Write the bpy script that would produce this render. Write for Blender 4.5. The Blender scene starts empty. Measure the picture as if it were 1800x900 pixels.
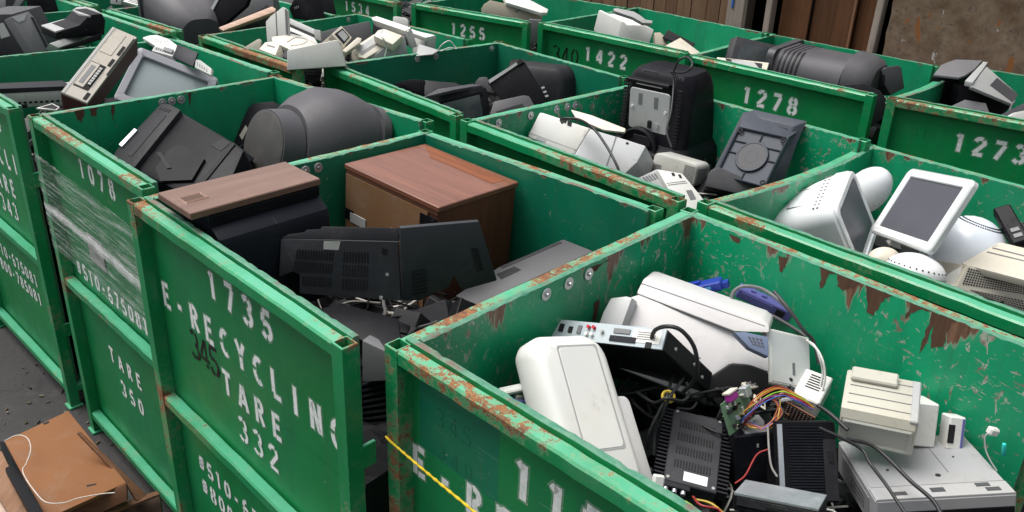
import bpy, bmesh, math, random
from mathutils import Vector, Matrix, Euler

# ------------------------------------------------------------------ camera, sky, sun, exposure
scene = bpy.context.scene
cam_data = bpy.data.cameras.new('camera')
cam = bpy.data.objects.new('camera', cam_data)
scene.collection.objects.link(cam)
scene.camera = cam
cam_data.sensor_width = 36.0
cam_data.sensor_fit = 'HORIZONTAL'
cam_data.lens = 29.6492
cam_data.shift_y = -0.021239
cam_data.clip_start = 0.05
cam_data.clip_end = 2000.0
_R = (0.99922282, 0.01602402, 0.03601366)
_D = (0.03941767, -0.40620266, -0.91293244)
_F = (0.0, 0.91364251, -0.40651860)
cam.matrix_world = Matrix(((_R[0], -_D[0], -_F[0], 0.0), (_R[1], -_D[1], -_F[1], 0.0),
                           (_R[2], -_D[2], -_F[2], 2.82456), (0, 0, 0, 1)))
world = bpy.data.worlds.new('World')
scene.world = world
world.use_nodes = True
wn = world.node_tree
bg = wn.nodes['Background']
sky = wn.nodes.new('ShaderNodeTexSky')
sky.sky_type = 'NISHITA'
sky.sun_disc = False
SUN_EL, SUN_AZ = math.radians(68), math.radians(-70)      # azimuth measured from +y towards +x
sky.sun_elevation = SUN_EL
sky.sun_rotation = SUN_AZ
sky.air_density = 1.0
sky.dust_density = 5.0
hsv = wn.nodes.new('ShaderNodeHueSaturation')              # grey overcast: the same sky with most of its blue washed out
hsv.inputs['Saturation'].default_value = 0.22
wn.links.new(sky.outputs[0], hsv.inputs['Color'])
wn.links.new(hsv.outputs[0], bg.inputs[0])
bg.inputs[1].default_value = 0.07
sun_data = bpy.data.lights.new('sun', 'SUN')
sun_data.energy = 1.5
sun_data.angle = math.radians(46)
sun_data.color = (1.0, 0.97, 0.93)
sun = bpy.data.objects.new('sun', sun_data)
scene.collection.objects.link(sun)
_sd = Vector((math.sin(SUN_AZ) * math.cos(SUN_EL), math.cos(SUN_AZ) * math.cos(SUN_EL), math.sin(SUN_EL)))
sun.rotation_euler = _sd.to_track_quat('Z', 'Y').to_euler()
sun.location = _sd * 30
scene.view_settings.view_transform = 'Standard'
scene.view_settings.look = 'None'
scene.view_settings.gamma = 1.0
scene.view_settings.use_curve_mapping = False
scene.view_settings.exposure = 1.2

RND = random.Random(7)
COL = scene.collection
PI = math.pi

# ------------------------------------------------------------------ materials
class NT:
    def __init__(s, name):
        s.m = bpy.data.materials.new(name)
        s.m.use_nodes = True
        s.t = s.m.node_tree
        s.b = s.t.nodes['Principled BSDF']
        s.tc = s.t.nodes.new('ShaderNodeTexCoord')
        s.P = s.tc.outputs['Object']
    def n(s, typ, **kw):
        nd = s.t.nodes.new(typ)
        for k, v in kw.items():
            setattr(nd, k, v)
        return nd
    def put(s, sock, v):
        if isinstance(v, bpy.types.NodeSocket):
            s.t.links.new(v, sock)
        elif v is not None:
            sock.default_value = v
    def scale(s, v, sc, loc=(0, 0, 0)):
        nd = s.n('ShaderNodeMapping')
        s.put(nd.inputs['Vector'], v)
        nd.inputs['Scale'].default_value = sc
        nd.inputs['Location'].default_value = loc
        return nd.outputs[0]
    def noise(s, scale=5, detail=4, rough=0.55, vec=None, dist=0.0):
        nd = s.n('ShaderNodeTexNoise')
        s.put(nd.inputs['Vector'], vec if vec is not None else s.P)
        nd.inputs['Scale'].default_value = scale
        nd.inputs['Detail'].default_value = detail
        nd.inputs['Roughness'].default_value = rough
        nd.inputs['Distortion'].default_value = dist
        return nd.outputs['Fac']
    def voro(s, scale, vec=None, feat='F1', out='Distance', rnd=1.0):
        nd = s.n('ShaderNodeTexVoronoi', feature=feat)
        s.put(nd.inputs['Vector'], vec if vec is not None else s.P)
        nd.inputs['Scale'].default_value = scale
        nd.inputs['Randomness'].default_value = rnd
        return nd.outputs[out]
    def ramp(s, v, a, b, lo=0.0, hi=1.0):
        nd = s.n('ShaderNodeMapRange', clamp=True)
        s.put(nd.inputs['Value'], v)
        nd.inputs['From Min'].default_value = a
        nd.inputs['From Max'].default_value = b
        nd.inputs['To Min'].default_value = lo
        nd.inputs['To Max'].default_value = hi
        return nd.outputs[0]
    def math(s, op, a, b=None, c=None):
        nd = s.n('ShaderNodeMath', operation=op)
        s.put(nd.inputs[0], a)
        if b is not None:
            s.put(nd.inputs[1], b)
        if c is not None:
            s.put(nd.inputs[2], c)
        return nd.outputs[0]
    def sep(s, v=None):
        nd = s.n('ShaderNodeSeparateXYZ')
        s.put(nd.inputs[0], v if v is not None else s.P)
        return nd.outputs
    def mix(s, f, a, b):
        nd = s.n('ShaderNodeMix', data_type='RGBA')
        s.put(nd.inputs[0], f)
        s.put(nd.inputs[6], (*a, 1) if isinstance(a, tuple) else a)
        s.put(nd.inputs[7], (*b, 1) if isinstance(b, tuple) else b)
        return nd.outputs[2]
    def mixf(s, f, a, b):
        nd = s.n('ShaderNodeMix', data_type='FLOAT')
        s.put(nd.inputs[0], f)
        s.put(nd.inputs[2], a)
        s.put(nd.inputs[3], b)
        return nd.outputs[0]
    def bump(s, h, strength=0.3, dist=0.002):
        nd = s.n('ShaderNodeBump')
        s.put(nd.inputs['Height'], h)
        nd.inputs['Strength'].default_value = strength
        nd.inputs['Distance'].default_value = dist
        s.t.links.new(nd.outputs[0], s.b.inputs['Normal'])
    def set(s, col=None, rough=None, metal=None, spec=None):
        if col is not None:
            s.put(s.b.inputs['Base Color'], (*col, 1) if isinstance(col, tuple) else col)
        s.put(s.b.inputs['Roughness'], rough)
        s.put(s.b.inputs['Metallic'], metal)
        s.put(s.b.inputs['Specular IOR Level'], spec)
        return s.m

MATS = {}
def cached(fn):
    def w(*a):
        k = (fn.__name__,) + a
        if k not in MATS:
            MATS[k] = fn(*a)
        return MATS[k]
    return w

@cached
def plastic(r, g, b, rough=0.45, grime=0.35, scratch=0.25, metal=0.0):
    """Moulded plastic (or painted casing): fine grain, blotchy dust and a few pale scuffs."""
    n = NT('plastic')
    base = (r, g, b)
    lum = 0.3 * r + 0.6 * g + 0.1 * b
    dust = (0.23, 0.215, 0.19) if lum < 0.2 else (0.26, 0.235, 0.19)
    d = n.math('MULTIPLY', n.ramp(n.noise(7, 5, 0.65), 0.48, 0.75), n.ramp(n.noise(45, 3, 0.6), 0.3, 0.75))
    grime = grime * (0.3 if lum < 0.05 else 0.7 if lum < 0.2 else 1.0)
    c = n.mix(n.ramp(n.noise(2.5, 2), 0.3, 0.7), (r * 0.9, g * 0.9, b * 0.9), (min(r * 1.08, .95), min(g * 1.08, .95), min(b * 1.07, .95)))
    c = n.mix(n.math('MULTIPLY', d, grime), c, dust)
    if lum > 0.3:
        c = n.mix(n.math('MULTIPLY', n.ramp(n.noise(3.1, 4, 0.6), 0.45, 0.7), 0.3), c, (r * .95, g * .88, b * .72))
        c = n.mix(n.math('MULTIPLY', n.ramp(n.noise(11, 6, 0.75), 0.6, 0.72), min(1, grime * 1.6)), c, (0.16, 0.145, 0.12))
    if scratch > 0:
        sv = n.scale(n.P, (70, 9, 30), (3, 1, 2))
        sc = n.math('MULTIPLY', n.ramp(n.noise(1.0, 3, 0.7, sv, 1.5), 0.68, 0.74), n.ramp(n.noise(4, 2), 0.5, 0.6))
        c = n.mix(n.math('MULTIPLY', sc, scratch), c, (0.45, 0.44, 0.42) if lum < 0.3 else (0.2, 0.19, 0.17))
    ro = n.mixf(d, rough, min(rough + 0.3, 0.95))
    n.bump(n.noise(700, 2), 0.12, 0.0006)
    return n.set(c, ro, metal, 0.12 if lum < 0.03 else 0.28 if lum < 0.1 else 0.45)

@cached
def flat(r, g, b, rough=0.6, metal=0.0, emit=0.0):
    n = NT('flat')
    c = n.mix(n.ramp(n.noise(30, 3), 0.3, 0.7), (r * 0.85, g * 0.85, b * 0.85), (min(r * 1.12, .95), min(g * 1.12, .95), min(b * 1.12, .95)))
    return n.set(c, rough, metal, 0.4)

@cached
def metal(r=0.55, g=0.56, b=0.57, rough=0.38):
    n = NT('sheet_metal')
    c = n.mix(n.ramp(n.noise(9, 5, 0.6), 0.35, 0.7), (r, g, b), (r * 0.75, g * 0.75, b * 0.76))
    return n.set(c, n.ramp(n.noise(20, 4), 0.3, 0.7, rough - 0.08, rough + 0.15), 0.75, 0.5)

@cached
def glass(r=0.06, g=0.075, b=0.08, rough=0.12):
    n = NT('screen_glass')
    d = n.ramp(n.noise(6, 5, 0.6), 0.45, 0.8)
    c = n.mix(n.math('MULTIPLY', d, 0.35), (r, g, b), (0.22, 0.22, 0.2))
    return n.set(c, n.mixf(d, rough, rough + 0.3), 0.0, 0.7)

@cached
def wood(r, g, b, rough=0.45, axis=0, gloss=0.5):
    """Photo-laminate or board: grain stretched along one axis."""
    n = NT('wood')
    sc = [38, 38, 38]
    sc[axis] = 2.2
    v = n.scale(n.P, tuple(sc))
    g1 = n.noise(1.0, 5, 0.6, v, 0.6)
    c = n.mix(n.ramp(g1, 0.3, 0.7), (r * 0.72, g * 0.7, b * 0.68), (r * 1.15, g * 1.15, b * 1.15))
    sc[axis] = 9
    g2 = n.noise(4.0, 3, 0.6, n.scale(n.P, tuple(sc)))
    c = n.mix(n.math('MULTIPLY', n.ramp(g2, 0.55, 0.75), 0.35), c, (r * 0.4, g * 0.38, b * 0.36))
    st = n.ramp(n.noise(3.3, 4, 0.6), 0.55, 0.75)
    c = n.mix(n.math('MULTIPLY', st, 0.4), c, (r * .45, g * .42, b * .4))
    n.bump(g1, 0.15, 0.001)
    return n.set(c, n.mixf(st, rough, rough + 0.25), 0.0, gloss)

RUST_A, RUST_B = (0.15, 0.05, 0.02), (0.27, 0.115, 0.038)
@cached
def tube_paint(rust, seed):
    """Green enamel on the steel tubes: blotchy rust that thickens along the tops, pale worn streaks."""
    n = NT('green_tube_paint')
    v = n.scale(n.P, (1, 1, 1), (seed * 1.7, seed * 0.9, seed * 0.3))
    base = n.mix(n.ramp(n.noise(1.6, 3, 0.5, v), 0.35, 0.7), (0.002, 0.20, 0.056), (0.006, 0.275, 0.098))
    base = n.mix(n.math('MULTIPLY', n.ramp(n.noise(14, 5, 0.7, v), 0.5, 0.75), 0.45), base, (0.03, 0.21, 0.105))
    z = n.sep()[2]
    top = n.ramp(z, -0.14, 0.0)
    edge = n.ramp(z, -0.030, -0.002)
    r1 = n.noise(2.3, 5, 0.6, v, 0.2)
    r2 = n.noise(30, 6, 0.75, v)
    r3 = n.noise(150, 3, 0.7, v)
    thr = n.math('ADD', n.math('ADD', n.math('MULTIPLY', r1, 0.60), n.math('MULTIPLY', r2, 0.42)), n.math('ADD', n.math('MULTIPLY', r3, 0.16), n.math('MULTIPLY', n.math('ADD', top, edge), 0.035)))
    m = n.ramp(thr, 0.795 - 0.15 * rust, 0.82 - 0.15 * rust)
    rc = n.mix(n.ramp(n.noise(55, 4, 0.7, v), 0.38, 0.62), RUST_A, RUST_B)
    rc = n.mix(n.ramp(n.noise(9, 4, 0.65, v), 0.52, 0.68), rc, (0.07, 0.032, 0.02))
    rc = n.mix(n.ramp(n.noise(120, 3, 0.7, v), 0.60, 0.72), rc, (0.30, 0.30, 0.10))
    halo = n.ramp(thr, 0.745 - 0.15 * rust, 0.80 - 0.15 * rust)
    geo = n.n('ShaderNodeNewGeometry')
    upf = n.ramp(n.sep(geo.outputs['True Normal'])[2], 0.6, 0.95)              # tube tops painted a paler mint, sky brightness put into the colour
    skylit_top = n.math('MULTIPLY', upf, n.ramp(n.noise(4, 5, 0.65, v), 0.25, 0.6, 0.25, 0.7))
    c = n.mix(skylit_top, base, (0.12, 0.46, 0.30))
    c = n.mix(n.math('MULTIPLY', halo, 0.5), c, (0.22, 0.33, 0.19))
    c = n.mix(m, c, rc)
    dust = n.math('MULTIPLY', n.ramp(n.noise(5, 5, 0.7, v), 0.5, 0.78), 0.15)
    c = n.mix(dust, c, (0.27, 0.36, 0.29))
    n.bump(n.math('ADD', n.math('MULTIPLY', m, n.noise(90, 3)), n.math('MULTIPLY', n.noise(18, 3), 0.4)), 0.5, 0.002)
    return n.set(c, n.mixf(m, n.ramp(n.noise(9, 3), 0.3, 0.7, 0.26, 0.42), 0.9), 0.0, 0.6)

@cached
def ply_paint(chips, tears, dark, seed):
    """Green enamel on plywood: chipped spots, gouges and torn strips hanging from the top edge."""
    n = NT('green_ply_paint')
    v = n.scale(n.P, (1, 1, 1), (seed * 2.3, seed * 1.1, 0))
    g1, g2 = ((0.002, 0.14, 0.075), (0.004, 0.20, 0.105)) if dark else ((0.002, 0.275, 0.118), (0.004, 0.36, 0.16)) if tears > 0 else ((0.001, 0.170, 0.040), (0.003, 0.235, 0.064))
    c = n.mix(n.ramp(n.noise(1.9, 4, 0.55, v), 0.35, 0.7), g1, g2)
    c = n.mix(n.math('MULTIPLY', n.ramp(n.noise(1.0, 5, 0.65, n.scale(v, (9, 9, 2.2))), 0.5, 0.78), 0.45), c, (0.008, 0.11, 0.062))
    c = n.mix(n.math('MULTIPLY', n.ramp(n.noise(0.9, 3, 0.6, v), 0.42, 0.62), 0.35), c, (0.012, 0.16, 0.075))
    c = n.mix(n.math('MULTIPLY', n.ramp(n.noise(1.0, 4, 0.7, n.scale(v, (30, 30, 0.7))), 0.56, 0.75), 0.4), c, (0.03, 0.10, 0.05))
    ln = n.math('MULTIPLY', n.ramp(n.noise(1.0, 1, 0.5, n.scale(v, (3, 3, 75)), 4.0), 0.735, 0.745), n.ramp(n.noise(3, 2, 0.5, v), 0.5, 0.6))
    c = n.mix(n.math('MULTIPLY', ln, 0.5), c, (0.25, 0.36, 0.28))
    if chips > 0:
        patch = n.ramp(n.noise(2.2, 2, 0.5, v), 0.40, 0.58)
        s1 = n.ramp(n.noise(1.0, 4, 0.6, n.scale(v, (34, 34, 20)), 0.9), 0.735 - 0.075 * chips, 0.75 - 0.075 * chips)
        s2 = n.ramp(n.noise(1.0, 2, 0.5, n.scale(v, (16, 60, 60)), 2.2), 0.76 - 0.05 * chips, 0.775 - 0.05 * chips)
        chip = n.math('MULTIPLY', n.math('MAXIMUM', s1, s2), n.math('ADD', n.math('MULTIPLY', patch, 0.8), 0.2))
        cc = n.mix(n.ramp(n.noise(22, 3, 0.6, v), 0.45, 0.62), (0.40, 0.41, 0.35), (0.20, 0.15, 0.11))
        c = n.mix(chip, c, cc)
    if tears > 0:
        z = n.sep()[2]
        d = n.math('MULTIPLY', z, -1.0)
        col = n.noise(1.0, 4, 0.6, n.scale(v, (9, 9, 0.9)), 0.25)
        fr = n.noise(1.0, 3, 0.6, n.scale(v, (90, 90, 12)))
        t = n.math('ADD', col, n.math('MULTIPLY', fr, 0.14))
        lim = n.math('ADD', n.math('MULTIPLY', d, 1.75 / max(tears, .05)), 0.66 - 0.045 * tears)
        t = n.math('SUBTRACT', t, lim)
        halo = n.ramp(t, -0.022, 0.0)
        m = n.ramp(t, 0.0, 0.012)
        wc = n.mix(n.ramp(n.noise(1.0, 4, 0.6, n.scale(v, (70, 70, 4))), 0.35, 0.65), (0.10, 0.045, 0.026), (0.21, 0.11, 0.065))
        c = n.mix(n.math('MULTIPLY', halo, 0.6), c, (0.33, 0.33, 0.26))
        c = n.mix(m, c, wc)
    n.bump(n.noise(1.0, 4, 0.6, n.scale(v, (60, 60, 14))), 0.2, 0.0015)
    return n.set(c, n.ramp(n.noise(6, 4, 0.6, v), 0.35, 0.7, 0.33, 0.55), 0.0, 0.5)

@cached
def ply_edge():
    n = NT('plywood_edge')
    c = n.mix(n.ramp(n.noise(1.0, 4, 0.6, n.scale(n.P, (40, 40, 160))), 0.35, 0.65), (0.04, 0.20, 0.12), (0.11, 0.25, 0.17))
    c = n.mix(n.ramp(n.noise(5, 5, 0.7), 0.54, 0.62), c, (0.15, 0.11, 0.085))
    return n.set(c, 0.75)

@cached
def stencil_paint(r, g, b, seed):
    n = NT('stencil_paint')
    v = n.scale(n.P, (1, 1, 1), (seed, seed * .7, 0))
    w = n.math('MULTIPLY', n.ramp(n.noise(60, 4, 0.7, v), 0.45, 0.72), n.ramp(n.noise(7, 3, 0.6, v), 0.35, 0.7))
    c = n.mix(n.math('MULTIPLY', w, 0.75), (r, g, b), (0.015, 0.2, 0.1))
    return n.set(c, 0.6)

@cached
def overspray(r, g, b):
    n = NT('overspray')
    n.set((r, g, b), 0.7)
    n.put(n.b.inputs['Alpha'], n.math('MULTIPLY', n.ramp(n.noise(260, 3, 0.7), 0.35, 0.75), 0.42))
    return n.m

# ------------------------------------------------------------------ mesh builder
class MB:
    """Collects shapes into one mesh."""
    def __init__(s):
        s.v, s.f, s.mi = [], [], []
    def add(s, vs, fs, mi=0, M=None):
        o = len(s.v)
        s.v += [tuple(M @ Vector(p)) if M is not None else tuple(p) for p in vs]
        s.f += [tuple(i + o for i in f) for f in fs]
        s.mi += [mi] * len(fs)
        return s
    def box(s, c, d, bev=0.0, mi=0, M=None, taper=None):
        """Chamfered box at c with dimensions d."""
        hx, hy, hz = d[0] / 2, d[1] / 2, d[2] / 2
        b = min(bev, hx * .9, hy * .9, hz * .9)
        if b <= 0:
            vs = [(c[0] + x * hx, c[1] + y * hy, c[2] + z * hz) for z in (-1, 1) for y in (-1, 1) for x in (-1, 1)]
            fs = [(0, 2, 3, 1), (4, 5, 7, 6), (0, 1, 5, 4), (2, 6, 7, 3), (0, 4, 6, 2), (1, 3, 7, 5)]
            return s.add(vs, fs, mi, M)
        vs, idx = [], {}
        for x in (-1, 1):
            for y in (-1, 1):
                for z in (-1, 1):
                    for a in range(3):
                        e = [b, b, b]
                        e[a] = 0
                        idx[(x, y, z, a)] = len(vs)
                        vs.append((c[0] + x * (hx - e[0]), c[1] + y * (hy - e[1]), c[2] + z * (hz - e[2])))
        fs = []
        for a in range(3):
            o1, o2 = (a + 1) % 3, (a + 2) % 3
            for sg in (-1, 1):
                q = []
                for (p, r) in ((-1, -1), (1, -1), (1, 1), (-1, 1)):
                    k = [0, 0, 0]
                    k[a], k[o1], k[o2] = sg, p, r
                    q.append(idx[(*k, a)])
                fs.append(tuple(q) if sg > 0 else tuple(q[::-1]))
        for a in range(3):                     # edge chamfers, running along axis a
            o1, o2 = (a + 1) % 3, (a + 2) % 3
            for p in (-1, 1):
                for r in (-1, 1):
                    def K(t, w):
                        k = [0, 0, 0]
                        k[a], k[o1], k[o2] = t, p, r
                        return idx[(*k, w)]
                    q = (K(-1, o1), K(1, o1), K(1, o2), K(-1, o2))
                    fs.append(q if p * r < 0 else q[::-1])
        for x in (-1, 1):
            for y in (-1, 1):
                for z in (-1, 1):
                    q = tuple(idx[(x, y, z, a)] for a in range(3))
                    fs.append(q if x * y * z > 0 else q[::-1])
        return s.add(vs, fs, mi, M)
    def loft(s, rings, cap0=True, cap1=True, mi=0, M=None, closed=True):
        n = len(rings[0])
        vs = [p for r in rings for p in r]
        fs = []
        for k in range(len(rings) - 1):
            for i in range(n if closed else n - 1):
                j = (i + 1) % n
                fs.append((k * n + i, k * n + j, (k + 1) * n + j, (k + 1) * n + i))
        if cap0:
            fs.append(tuple(range(n))[::-1])
        if cap1:
            fs.append(tuple((len(rings) - 1) * n + i for i in range(n)))
        return s.add(vs, fs, mi, M)
    def prism(s, poly, axis, a, b, mi=0, M=None, inset=0.0):
        """Extrude a 2-D polygon along an axis between a and b (poly in the other two axes, cyclic order)."""
        def P(q, t):
            k = [0, 0, 0]
            k[axis], k[(axis + 1) % 3], k[(axis + 2) % 3] = t, q[0], q[1]
            return tuple(k)
        if inset > 0:
            cx = sum(q[0] for q in poly) / len(poly)
            cy = sum(q[1] for q in poly) / len(poly)
            def sh(q):
                d = math.hypot(q[0] - cx, q[1] - cy) or 1
                f = max(0, 1 - inset / d)
                return (cx + (q[0] - cx) * f, cy + (q[1] - cy) * f)
            sm = [sh(q) for q in poly]
            return s.loft([[P(q, a) for q in sm], [P(q, a + inset) for q in poly], [P(q, b - inset) for q in poly], [P(q, b) for q in sm]], mi=mi, M=M)
        return s.loft([[P(q, a) for q in poly], [P(q, b) for q in poly]], mi=mi, M=M)
    def tube(s, pts, r, n=6, mi=0, M=None, r2=None):
        pts = [Vector(p) for p in pts]
        rings, up = [], Vector((0, 0, 1))
        for i, p in enumerate(pts):
            t = (pts[min(i + 1, len(pts) - 1)] - pts[max(i - 1, 0)]).normalized()
            if i == 0:
                up = Vector((0, 0, 1)) if abs(t.z) < .9 else Vector((1, 0, 0))
            a = (up - t * up.dot(t))
            a = a.normalized() if a.length > 1e-6 else t.orthogonal().normalized()
            up = a
            b = t.cross(a)
            rr = r if r2 is None else r + (r2 - r) * i / (len(pts) - 1)
            rings.append([tuple(p + (a * math.cos(2 * PI * k / n) + b * math.sin(2 * PI * k / n)) * rr) for k in range(n)])
        return s.loft(rings, mi=mi, M=M)
    def cyl(s, c, r, h, axis=2, n=16, mi=0, M=None, r2=None, bev=0.0):
        r2 = r if r2 is None else r2
        def ring(rr, t):
            out = []
            for k in range(n):
                q = [0, 0, 0]
                q[axis] = t
                q[(axis + 1) % 3] = rr * math.cos(2 * PI * k / n)
                q[(axis + 2) % 3] = rr * math.sin(2 * PI * k / n)
                out.append((c[0] + q[0], c[1] + q[1], c[2] + q[2]))
            return out
        if bev > 0:
            return s.loft([ring(r - bev, -h / 2), ring(r, -h / 2 + bev), ring(r2, h / 2 - bev), ring(r2 - bev, h / 2)], mi=mi, M=M)
        return s.loft([ring(r, -h / 2), ring(r2, h / 2)], mi=mi, M=M)
    def torus(s, c, R, r, axis=2, n=24, m=6, mi=0, M=None, a0=0, a1=2 * PI):
        full = abs(a1 - a0 - 2 * PI) < 1e-3
        pts = []
        for k in range(n + (0 if full else 1)):
            t = a0 + (a1 - a0) * k / n
            q = [0, 0, 0]
            q[(axis + 1) % 3], q[(axis + 2) % 3] = R * math.cos(t), R * math.sin(t)
            pts.append((c[0] + q[0], c[1] + q[1], c[2] + q[2]))
        if full:
            pts.append(pts[0])
        return s.tube(pts, r, m, mi, M)
    def build(s, name, mats, parent=None, smooth=None, M=None, loc=None):
        me = bpy.data.meshes.new(name)
        me.from_pydata(s.v, [], s.f)
        mats = mats if isinstance(mats, (list, tuple)) else [mats]
        for m in mats:
            me.materials.append(m)
        me.polygons.foreach_set('material_index', s.mi)
        bm = bmesh.new()
        bm.from_mesh(me)
        bmesh.ops.recalc_face_normals(bm, faces=bm.faces)
        bm.to_mesh(me)
        bm.free()
        if smooth:
            me.shade_smooth()
            me.set_sharp_from_angle(angle=math.radians(smooth))
        o = bpy.data.objects.new(name, me)
        COL.objects.link(o)
        if parent is not None:
            o.parent = parent
        if M is not None:
            o.matrix_basis = M
        if loc is not None:
            o.location = loc
        return o

def srect(w, h, r, n=5, cx=0.0, cz=0.0):
    """Rounded rectangle outline (2-D), counter-clockwise."""
    out = []
    r = min(r, w / 2 * .999, h / 2 * .999)
    for (sx, sz, a) in ((1, 1, 0), (-1, 1, PI / 2), (-1, -1, PI), (1, -1, 3 * PI / 2)):
        for k in range(n + 1):
            t = a + PI / 2 * k / n
            out.append((cx + sx * (w / 2 - r) + r * math.cos(t), cz + sz * (h / 2 - r) + r * math.sin(t)))
    return out

def yloft(secs, n=5):
    """Rings in the xz plane at depth y: secs = (y, w, h, corner radius, centre x, centre z)."""
    return [[(p[0], s[0], p[1]) for p in srect(s[1], s[2], s[3], n, s[4] if len(s) > 4 else 0, s[5] if len(s) > 5 else 0)] for s in secs]

def frame_mb(w, h, bw, y0, y1, r=0.01, cz=0.0, bh=None, ri=None, mb=None, mi=0, cx=0.0):
    """Rectangular bezel ring in the xz plane between y0 (front) and y1."""
    mb = mb or MB()
    bh = bw if bh is None else bh
    o = srect(w, h, r, 4, cx, cz)
    i = srect(w - 2 * bw, h - 2 * bh, ri if ri is not None else r * .6, 4, cx, cz)
    e = 0.004
    o2 = srect(w - 2 * e, h - 2 * e, r, 4, cx, cz)
    i2 = srect(w - 2 * bw + 2 * e, h - 2 * bh + 2 * e, ri if ri is not None else r * .6, 4, cx, cz)
    R = lambda q, y: [(p[0], y, p[1]) for p in q]
    rings = [R(o, y1), R(o, y0 + e), R(o2, y0), R(i2, y0), R(i, y0 + e), R(i, y1), R(o, y1)]
    mb.loft(rings, cap0=False, cap1=False, mi=mi)
    return mb

def screen_mb(w, h, y, bulge, cz=0.0, n=8, cx=0.0):
    """Convex picture tube face."""
    mb = MB()
    vs, fs = [], []
    for j in range(n + 1):
        for i in range(n + 1):
            a, b = 2 * i / n - 1, 2 * j / n - 1
            vs.append((cx + a * w / 2, y - bulge * (1 - 0.5 * a * a - 0.5 * b * b), cz + b * h / 2))
    for j in range(n):
        for i in range(n):
            k = j * (n + 1) + i
            fs.append((k, k + 1, k + n + 2, k + n + 1))
    return mb.add(vs, fs)

def slots_mb(nx, ny, px, py, w, h, axis='xz', c=(0, 0, 0), t=0.002, mb=None, mi=0):
    """A grid of narrow vent slots, centred on c; plane 'xz', 'xy' or 'yz'."""
    mb = mb or MB()
    for i in range(nx):
        for j in range(ny):
            a, b = (i - (nx - 1) / 2) * px, (j - (ny - 1) / 2) * py
            if axis == 'xz':
                mb.box((c[0] + a, c[1], c[2] + b), (w, t, h), mi=mi)
            elif axis == 'xy':
                mb.box((c[0] + a, c[1] + b, c[2]), (w, h, t), mi=mi)
            else:
                mb.box((c[0], c[1] + a, c[2] + b), (t, w, h), mi=mi)
    return mb

def thing(name, label, cat, group=None, M=None):
    o = bpy.data.objects.new(name, None)
    o.empty_display_size = 0.1
    COL.objects.link(o)
    if M is not None:
        o.matrix_basis = M
    o['label'] = label
    o['category'] = cat
    o['kind'] = 'thing'
    if group:
        o['group'] = group
    return o

def tag(o, label, cat, group=None):
    o['label'] = label
    o['category'] = cat
    if group:
        o['group'] = group
    return o

def pose(loc, rot):
    return Matrix.LocRotScale(Vector(loc), Euler(rot, 'XYZ'), None)

def smooth_path(pts, n=8):
    """Catmull-Rom through the points."""
    P = [Vector(p) for p in pts]
    P = [P[0] * 2 - P[1]] + P + [P[-1] * 2 - P[-2]]
    out = []
    for i in range(1, len(P) - 2):
        for k in range(n):
            t = k / n
            a, b, c, d = P[i - 1], P[i], P[i + 1], P[i + 2]
            out.append(0.5 * ((2 * b) + (c - a) * t + (2 * a - 5 * b + 4 * c - d) * t * t + (3 * b - a - 3 * c + d) * t ** 3))
    out.append(P[-2])
    return out

def cable(name, pts, r, m, label, cat='cable', group=None, n=7, seg=8):
    o = MB().tube(smooth_path(pts, seg), r, n).build(name, m, smooth=60)
    return tag(o, label, cat, group)

# ------------------------------------------------------------------ ground
def asphalt():
    n = NT('asphalt')
    c = n.mix(n.ramp(n.noise(1.1, 5, 0.6), 0.35, 0.7), (0.022, 0.022, 0.024), (0.042, 0.041, 0.042))
    g = n.voro(260)
    c = n.mix(n.math('MULTIPLY', n.ramp(g, 0.25, 0.6), 0.5), c, (0.075, 0.072, 0.07))
    c = n.mix(n.math('MULTIPLY', n.ramp(n.noise(23, 4, 0.7), 0.6, 0.72), 0.6), c, (0.09, 0.075, 0.06))
    st = n.ramp(n.noise(0.9, 3, 0.6), 0.55, 0.65)
    c = n.mix(n.math('MULTIPLY', st, 0.35), c, (0.02, 0.021, 0.024))
    cr = n.ramp(n.voro(1.3, n.scale(n.P, (1, 1, 1), (.3, .7, 0)), 'DISTANCE_TO_EDGE'), 0.006, 0.0)
    c = n.mix(n.math('MULTIPLY', cr, n.ramp(n.noise(1.7, 2), 0.45, 0.6)), c, (0.012, 0.012, 0.013))
    c = n.mix(n.math('MULTIPLY', n.ramp(n.noise(5, 5, 0.7), 0.55, 0.7), 0.4), c, (0.085, 0.078, 0.068))
    n.bump(n.math('ADD', g, n.noise(60, 4)), 0.6, 0.004)
    return n.set(c, 0.88, 0.0, 0.35)

def build_ground():
    mb = MB()
    S = 600.0
    mb.add([(-S, -S, 0), (S, -S, 0), (S, S, 0), (-S, S, 0)], [(0, 1, 2, 3)])
    o = mb.build('ground', asphalt())
    o['kind'] = 'structure'
    return o
build_ground()
def ground_litter():
    r = random.Random(9)
    mb = MB()
    for k in range(420):
        x, y = r.uniform(-3.6, -1.2), r.uniform(2.0, 4.2)
        M = Matrix.Translation((x, y, .006)) @ Euler((r.uniform(-.3, .3), r.uniform(-.3, .3), r.uniform(0, 6))).to_matrix().to_4x4()
        mb.box((0, 0, 0), (r.uniform(.004, .035), r.uniform(.003, .012), r.uniform(.002, .008)), 0, r.choice((0, 0, 1, 2)), M)
    o = mb.build('litter', [flat(.10, .07, .04, .9), flat(.16, .13, .09, .9), flat(.03, .03, .03, .9)])
    o['kind'] = 'stuff'
    o['label'] = 'dry leaf bits and splinters scattered on the asphalt by the bins'
    o['category'] = 'litter'
ground_litter()

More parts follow.
